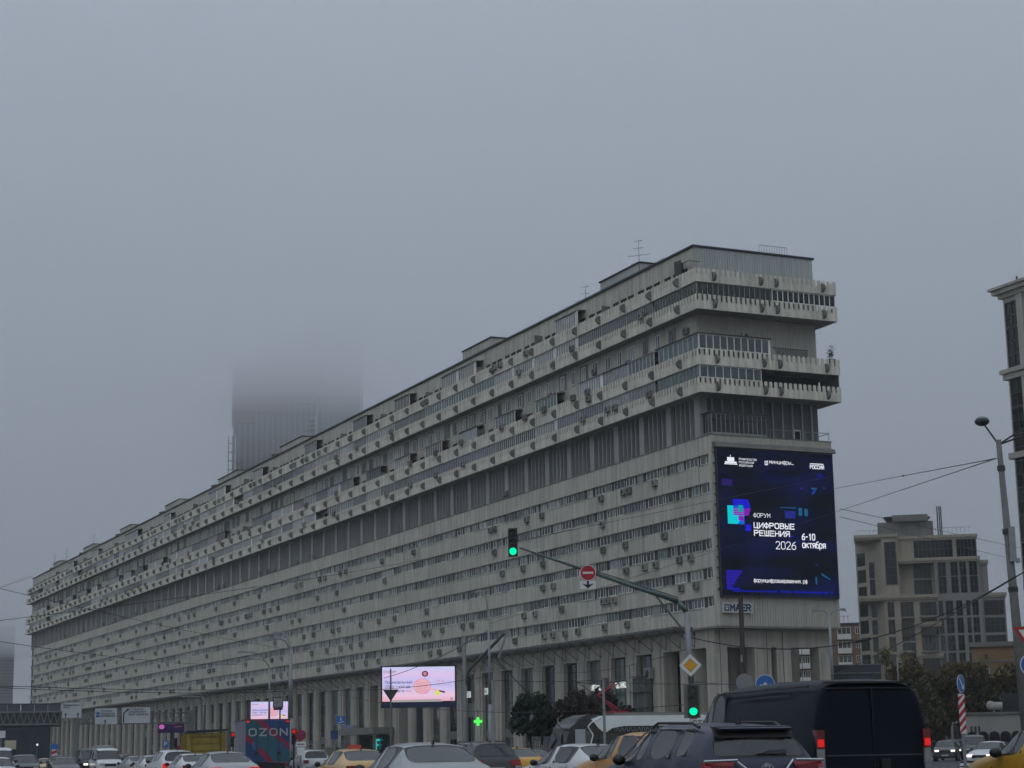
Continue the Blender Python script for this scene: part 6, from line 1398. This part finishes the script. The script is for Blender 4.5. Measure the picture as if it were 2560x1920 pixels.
car('sedan', 'white saloon with lit headlights facing the camera behind the striped post', 'car', at(2447, 108), 213, white, head=True, L=.98); car('sedan', 'grey car behind the facing white saloon', 'car', at(2463, 128), 198, dgrey); car('minibus', 'dark parked van in front of the low white building', 'van', at(2440, 160), 192, gg, name='van', group='vans in the traffic')
# small black and white bollards
for i, px in enumerate((2434, 2410)):
    p = at(px, 84); o = thing('plastic_barrier', ('right', 'left')[i]+' one of two low striped plastic barriers beside the striped post', 'barrier', p, face_to(p), 'plastic barriers')
    for k in range(3): q = MB(); q.tube((0, 0, k*.18), (0, 0, k*.18+.12), .26-.02*k, .24-.02*k, 14); q.tube((0, 0, k*.18+.121), (0, 0, k*.18+.179), .2, .2, 14, 1); q.build('ring', [signw, carblack], o)
# ---- tram
o = thing('tram', 'white and black modern tram crossing behind the white saloon with a red pantograph', 'tram', BL(-39.0, -48.0, 0), BROT)
TL = 25.4; twh = mat('tram_white', (.80, .84, .83), .3, var=.04, coat=.5); tbk = mat('tram_black', (.012, .013, .015), .12, var=.1)
q = MB(); q.prism([(.25, .35), (0, 1.1), (.55, 2.7), (1.25, 3.2), (TL, 3.2), (TL, .35)], 'y', .06, 2.44); q.build('body', tbk, o)
prof = [(2.0, 3.22), (2.6, 3.40), (TL, 3.44), (TL, 2.78), (4.3, 2.78), (3.5, 2.66), (2.95, 2.35), (2.55, 2.62)]
for y0, y1 in ((-.01, .06), (2.441, 2.51)): q = MB(); q.prism(prof, 'y', y0, y1); q.build('white_cove', twh, o)
q = MB(); q.prism([(.02, 3.38), (.5, 3.44), (2.0, 3.44), (2.48, 3.38)], 'x', 2.6, TL-.2); q.build('roof', twh, o)
q = MB(); q.prism([(.9, 2.95), (1.3, 3.3), (1.9, 3.5), (3.2, 3.5), (2.7, 3.3), (1.7, 2.95)], 'y', .25, 2.25); q.build('nose_cap', mat('tram_dark_grey', (.05, .055, .06), .4), o)
for y in (-.02, 2.5):
    q = MB(); pts = [(2.75, 3.36), (2.0, 3.0), (1.75, 2.75), (2.1, 2.25), (1.9, 1.6), (1.6, .9)]
    for (a, b), (c, d) in zip(pts, pts[1:]): q.tube((a, y, b), (c, y, d), .045, n=6)
    q.build('pillar_stripe', twh, o)
q = MB(); q.hexa([(.22, .15, 1.25), (.22, 2.35, 1.25), (.26, 2.35, 1.25), (.26, .15, 1.25), (.55, .15, 2.62), (.55, 2.35, 2.62), (.6, 2.35, 2.62), (.6, .15, 2.62)]); q.build('windscreen', carglass, o)
q = MB(); q.hexa([(.0, .1, .35), (0, 2.4, .35), (.2, 2.4, .35), (.2, .1, .35), (-.06, .1, 1.2), (-.06, 2.4, 1.2), (.1, 2.4, 1.2), (.1, .1, 1.2)]); q.build('nose_panel', silver, o)
q = MB(); q.box(.9, 1.6, .03, .058, 1.2, 2.6); q.build('cab_side_panel', silver, o); q = MB(); q.box(1.62, 2.0, .02, .055, 1.3, 2.5); q.build('side_window', carglass, o)
for y in (-.25, 2.65): q = MB(); q.path([Vector((.8, y*.4+.5 if y < 0 else 2.4, 2.5)), Vector((.1, y, 2.55)), Vector((-.15, y, 2.3))], .03, 5); q.box(-.22, -.08, y-.05, y+.05, 1.7, 2.3); q.build('mirror', carblack, o)
for i in range(9):
    x = 2.6+i*2.55; q = MB(); q.box(x, x+2.25, .03, .055, 1.25, 2.3); q.build('side_window', glassD, o)
for x0, x1 in ((2.3, 9.2), (9.9, 17.6), (18.3, TL)): q = MB(); q.box(x0, x1, .0, .058, .35, 1.15); q.build('side_skirt', twh, o)
q = MB(); k = 0; x = 3.6; pz = 2.66
while x < 8.6:
    q.tube((x, .0, 2.66), (x+.07, .0, 2.46), .016, n=4); q.tube((x+.07, .0, 2.46), (x+.16, .0, 2.46), .016, n=4); q.tube((x+.16, .0, 2.46), (x+.23, .0, 2.66), .016, n=4); q.tube((x+.23, .0, 2.66), (x+.30, .0, 2.66), .016, n=4); x += .30
q.build('wave_pattern', mat('pattern_grey', (.3, .32, .34)), o)
q = MB(); 
for i in range(12): a0, a1 = i*math.pi/6, (i+1)*math.pi/6; q.tube((7.4+.35*math.cos(a0), 0, 1.8+.35*math.sin(a0)), (7.4+.35*math.cos(a1), 0, 1.8+.35*math.sin(a1)), .05, n=4)
q.build('emblem', silver, o)
for x in (9.55, 17.95): q = MB(); q.box(x-.33, x+.33, .03, 2.47, .4, 3.42); q.build('bellows', mat('bellows', (.03, .03, .032), .9), o)
q = MB(); q.box(4, 9, .5, 2.0, 3.45, 3.62); q.box(11, 17, .5, 2.0, 3.45, 3.62); q.build('roof_equipment', concd, o)
pred = mat('pantograph_red', (.30, .015, .03), .5, var=.1)
q = MB(); q.box(3.9, 5.0, .6, 1.9, 3.62, 3.72); q.tube((4.6, .9, 3.7), (3.15, 1.2, 4.72), .06, n=6); q.tube((4.6, 1.6, 3.7), (3.15, 1.3, 4.72), .06, n=6); q.tube((3.15, 1.15, 4.72), (4.55, .9, 5.5), .045, n=6); q.tube((3.15, 1.35, 4.72), (4.55, 1.6, 5.5), .045, n=6); q.tube((3.7, 1.1, 5.0), (3.75, 1.4, 5.05), .03, n=5); q.tube((4.1, 1, 5.25), (4.1, 1.5, 5.25), .03, n=5)
pg = q.build('pantograph', pred, o); q = MB(); q.tube((4.45, .5, 5.55), (4.45, 2.0, 5.55), .035, n=6); q.tube((4.75, .5, 5.6), (4.75, 2.0, 5.6), .035, n=6); q.tube((4.3, .6, 5.6), (4.95, .6, 5.55), .03, n=5); q.build('contact_head', metald, pg)
for x in (1.9, 7.2, 12.5, 15.5, 20, 25):
    q = MB(); q.tube((x, .3, .34), (x, .45, .34), .3, n=14); q.tube((x, 2.05, .34), (x, 2.2, .34), .3, n=14); q.build('wheelset', metald, o)
# ---- striped lorry
p = at(669, 105); o = thing('lorry', 'delivery lorry with a red and blue striped box lettered OZON', 'lorry', (p.x, p.y, 0), math.radians(14)); BX = 1.24; LT = 3.26
def stripes(name, horizontal_axis):
    m = bpy.data.materials.new(name); m.use_nodes = True; t = m.node_tree; b = t.nodes['Principled BSDF']; b.inputs['Roughness'].default_value = .5
    tcn = t.nodes.new('ShaderNodeTexCoord'); wv_ = t.nodes.new('ShaderNodeTexWave'); wv_.bands_direction = 'DIAGONAL'; wv_.inputs['Scale'].default_value = .17; wv_.inputs['Distortion'].default_value = 2.2; wv_.inputs['Detail'].default_value = 0
    cr = t.nodes.new('ShaderNodeValToRGB'); cr.color_ramp.interpolation = 'CONSTANT'; e_ = cr.color_ramp.elements; e_[0].color = (.012, .055, .17, 1); e_[1].position = .36; e_[1].color = (.26, .012, .05, 1); x_ = e_.new(.68); x_.color = (.015, .10, .14, 1)
    t.links.new(tcn.outputs['Object'], wv_.inputs['Vector']); t.links.new(wv_.outputs['Fac'], cr.inputs[0]); t.links.new(cr.outputs[0], b.inputs['Base Color']); return m
q = MB(); q.box(-BX, BX, 0, 6.2, .95, LT); q.build('box', mat('lorry_side', (.20, .20, .26), .5, var=.5, scale=.8), o)
rm = stripes('lorry_stripes', 0)
for s in (-1, 1):
    q = MB(); q.box(min(s*.01, s*(BX-.02)), max(s*.01, s*(BX-.02)), -.05, -.001, .98, LT-.03); d = q.build('rear_door', rm, o); q = MB(); q.tube((s*.62, -.08, 1.0), (s*.62, -.08, LT-.1), .02, n=5); q.build('lock_bar', metald, d); q = MB(); q.box(s*.62-.1, s*.62+.1, -.1, -.051, 1.35, 1.5); q.build('latch', carblack, d)
q = MB(); text(q, 'OZON', (-1.04, -.11, 2.42), (1, 0, 0), (0, 0, 1), .36, 1.2, 0, fit=2.1, sp=2.2); q.build('lettering', mat('letter_pale', (.42, .44, .48), .6, var=.1), o)
for x0, x1, z0, z1 in ((-.86, -.5, 1.6, 2.05), (.45, .95, 1.45, 2.0)): q = MB(); q.box(x0, x1, -.07, -.051, z0, z1); q.build('sticker', mat('sticker_teal', (.03, .10, .20), .6, var=.3, scale=4), o)
q = MB(); q.box(-BX-.03, BX+.03, -.02, 6.2, LT, LT+.06); q.build('roof_edge', mat('lorry_roof', (.10, .03, .05), .6), o)
q = MB(); q.box(-1.1, 1.1, 6.4, 8.1, .5, 2.4); q.prism([(8.0, .5), (8.5, .6), (8.45, 1.3), (8.0, 2.35)], 'x', -1.09, 1.09); q.build('cab', cpaint('white', (0, 0, 0)), o); q = MB(); q.box(-.9, .9, .1, 8, .6, .9); q.build('chassis', carblack, o)
for y in (1.3, 7.3):
    for s in (-1, 1): q = MB(); q.tube((s*.8, y, .45), (s*1.12, y, .45), .45, n=18); q.build('wheel', rubber, o)
for s in (-1, 1): q = MB(); q.box(s*1.05-.12, s*1.05+.12, -.04, .1, .72, .88); q.build('tail_light', redl, o); q = MB(); q.box(s*1.1-.08, s*1.1+.08, -.1, -.05, LT-.12, LT-.04); q.build('marker_lamp', redon, o)
# ---- yellow dump truck
p = at(515, 123); o = thing('dump_truck', 'rusty yellow dump truck with a tarpaulin over its tipper body', 'dump truck', (p.x, p.y, 0), math.radians(14)); dy = mat('dump_yellow', (.30, .23, .045), .75, var=.3, scale=1.5, streak=.3)
q = MB(); q.box(-1.22, 1.22, 0, 5, 1.1, 2.82); q.build('tipper_body', dy, o)
for z0, z1 in ((1.15, 1.62), (1.70, 2.10), (2.18, 2.55)): q = MB(); q.box(-.92, .92, -.06, -.001, z0, z1); q.build('tailgate_panel', dy, o)
for s in (-1, 1): q = MB(); q.box(s*1.1-.14, s*1.1+.14, -.16, .0, 1.0, 2.9); q.build('tailgate_post', dy, o)
for i in range(6): q = MB(); q.box(-1.3, -1.221, .3+i*.85, .42+i*.85, 1.15, 2.8); q.build('body_rib', dy, o)
q = MB(); q.box(-1.15, 1.15, -.12, .0, 2.62, 2.80); q.build('tailgate_beam', dy, o)
q = MB(); q.hexa([(-1.28, -.3, 2.86), (1.38, -.3, 2.98), (1.3, 5, 2.98), (-1.3, 5, 2.86), (-1.28, -.3, 3.0), (1.38, -.3, 3.08), (1.0, 5, 3.12), (-1.0, 5, 3.08)]); q.build('tarpaulin', mat('tarpaulin', (.03, .035, .045), .8, var=.3), o)
q = MB(); text(q, 'A 123', (.1, -.08, 2.22), (1, 0, 0), (0, 0, 1), .0001, .01); q = MB(); q.box(-1.15, 1.15, 5.2, 7.0, .6, 2.6); q.build('cab', dy, o); q = MB(); q.box(-.5, .5, 0, 7, .6, 1.09); q.build('chassis', carblack, o)
for y in (.9, 2.2, 6.1):
    for s in (-1, 1): q = MB(); q.tube((s*.8, y, .5), (s*1.18, y, .5), .5, n=18); q.build('wheel', rubber, o)
q = MB(); q.box(1.3, 1.75, 5.4, 5.6, 1.65, 1.9); q.build('orange_lamp', em('lamp_orange', (.5, .2, .02), .8), o); q = MB(); q.box(-1.7, -1.5, 5.5, 5.6, 1.9, 2.6); q.build('mirror', carblack, o)
# ------------------------------------------------------------------ people near the arcade
def person(p, face, label, coat, legs, hair, step=.25):
    o = thing('person', label, 'person', p, face, 'people on the pavement')
    V_ = [(0, 0, .95, .15), (0, 0, 1.15, .155), (0, 0, 1.38, .17), (0, .0, 1.50, .07), (-.10, 0, .90, .10), (-.11, step*.5, .50, .07), (-.11, step*.35-.1, .09, .05), (-.11, step*.35+.06, .05, .04), (.10, 0, .90, .10), (.11, -step*.2, .50, .07), (.11, -step-.05, .10, .05), (.11, -step+.12, .05, .04), (-.20, 0, 1.42, .06), (-.25, -.04, 1.16, .05), (-.26, .06, .92, .042), (-.26, .09, .84, .035), (.20, 0, 1.42, .06), (.25, .04, 1.16, .05), (.26, .14, .94, .042), (.26, .18, .86, .035)]
    E_ = [(0, 1), (1, 2), (2, 3), (0, 4), (4, 5), (5, 6), (6, 7), (0, 8), (8, 9), (9, 10), (10, 11), (2, 12), (12, 13), (13, 14), (14, 15), (2, 16), (16, 17), (17, 18), (18, 19)]
    me = bpy.data.meshes.new('t'); me.from_pydata([v[:3] for v in V_], E_, []); t = bpy.data.objects.new('t', me); COL.objects.link(t); md = t.modifiers.new('k', 'SKIN')
    for i, v in enumerate(V_): me.skin_vertices[0].data[i].radius = (v[3], v[3]*.8)
    me.skin_vertices[0].data[0].use_root = True; t.modifiers.new('s', 'SUBSURF').levels = 1
    dg = bpy.context.evaluated_depsgraph_get(); ev = bpy.data.meshes.new_from_object(t.evaluated_get(dg)); bpy.data.objects.remove(t)
    ev.materials.clear(); ev.materials.append(coat); ev.materials.append(legs)
    for pl in ev.polygons: pl.use_smooth = True; pl.material_index = 1 if pl.center.z < .86 else 0
    put('body', ev, o); sk = mat('skin', (.42, .27, .2), .6, var=0)
    q = MB(); q.ball((0, .01, 1.62), .105, 0, 12, 8, 1.18); q.prism([(.1, 1.60), (.135, 1.585), (.1, 1.64)], 'x', -.012, .012); q.ball((-.105, 0, 1.61), .022, 0, 6, 4); q.ball((.105, 0, 1.61), .022, 0, 6, 4); q.build('head', sk, o, smooth=True)
    q = MB(); q.ball((0, -.018, 1.655), .115, 0, 12, 8, 1.05); q.build('hair', hair, o, smooth=True)
    q = MB()
    for s in (-1, 1): q.ball((s*.036, .105, 1.63), .012, 0, 6, 4)
    q.build('eyes', black, o); q = MB()
    for s, y in ((-1, .09), (1, .18)):
        q.box(s*.26-.02, s*.26+.02, y-.04, y+.05, .76, .83)
        for k in range(4): q.tube((s*.26, y-.03+k*.022, .77), (s*.26, y-.02+k*.022, .69+abs(k-1.5)*.008), .009, .007, 5)
        q.tube((s*.26, y+.05, .81), (s*.25, y+.08, .75), .010, .008, 5)
    q.build('hands', sk, o)
dk = mat('cloth_dark', (.02, .02, .025), .9); hr = mat('hair_brown', (.03, .02, .015), .8)
person(at(1237, 150, z=.14), 2.0, 'person in a black coat walking below the green pharmacy cross', dk, mat('jeans', (.03, .04, .07), .9), hr)
person(at(1190, 152, z=.14), -1.2, 'person in dark clothes walking left of the pharmacy cross', mat('cloth_grey', (.06, .06, .065), .9), dk, hr)
person(at(842, 140, z=.14), .6, 'person in a dark jacket on the pavement below the walking figure sign', dk, dk, hr)
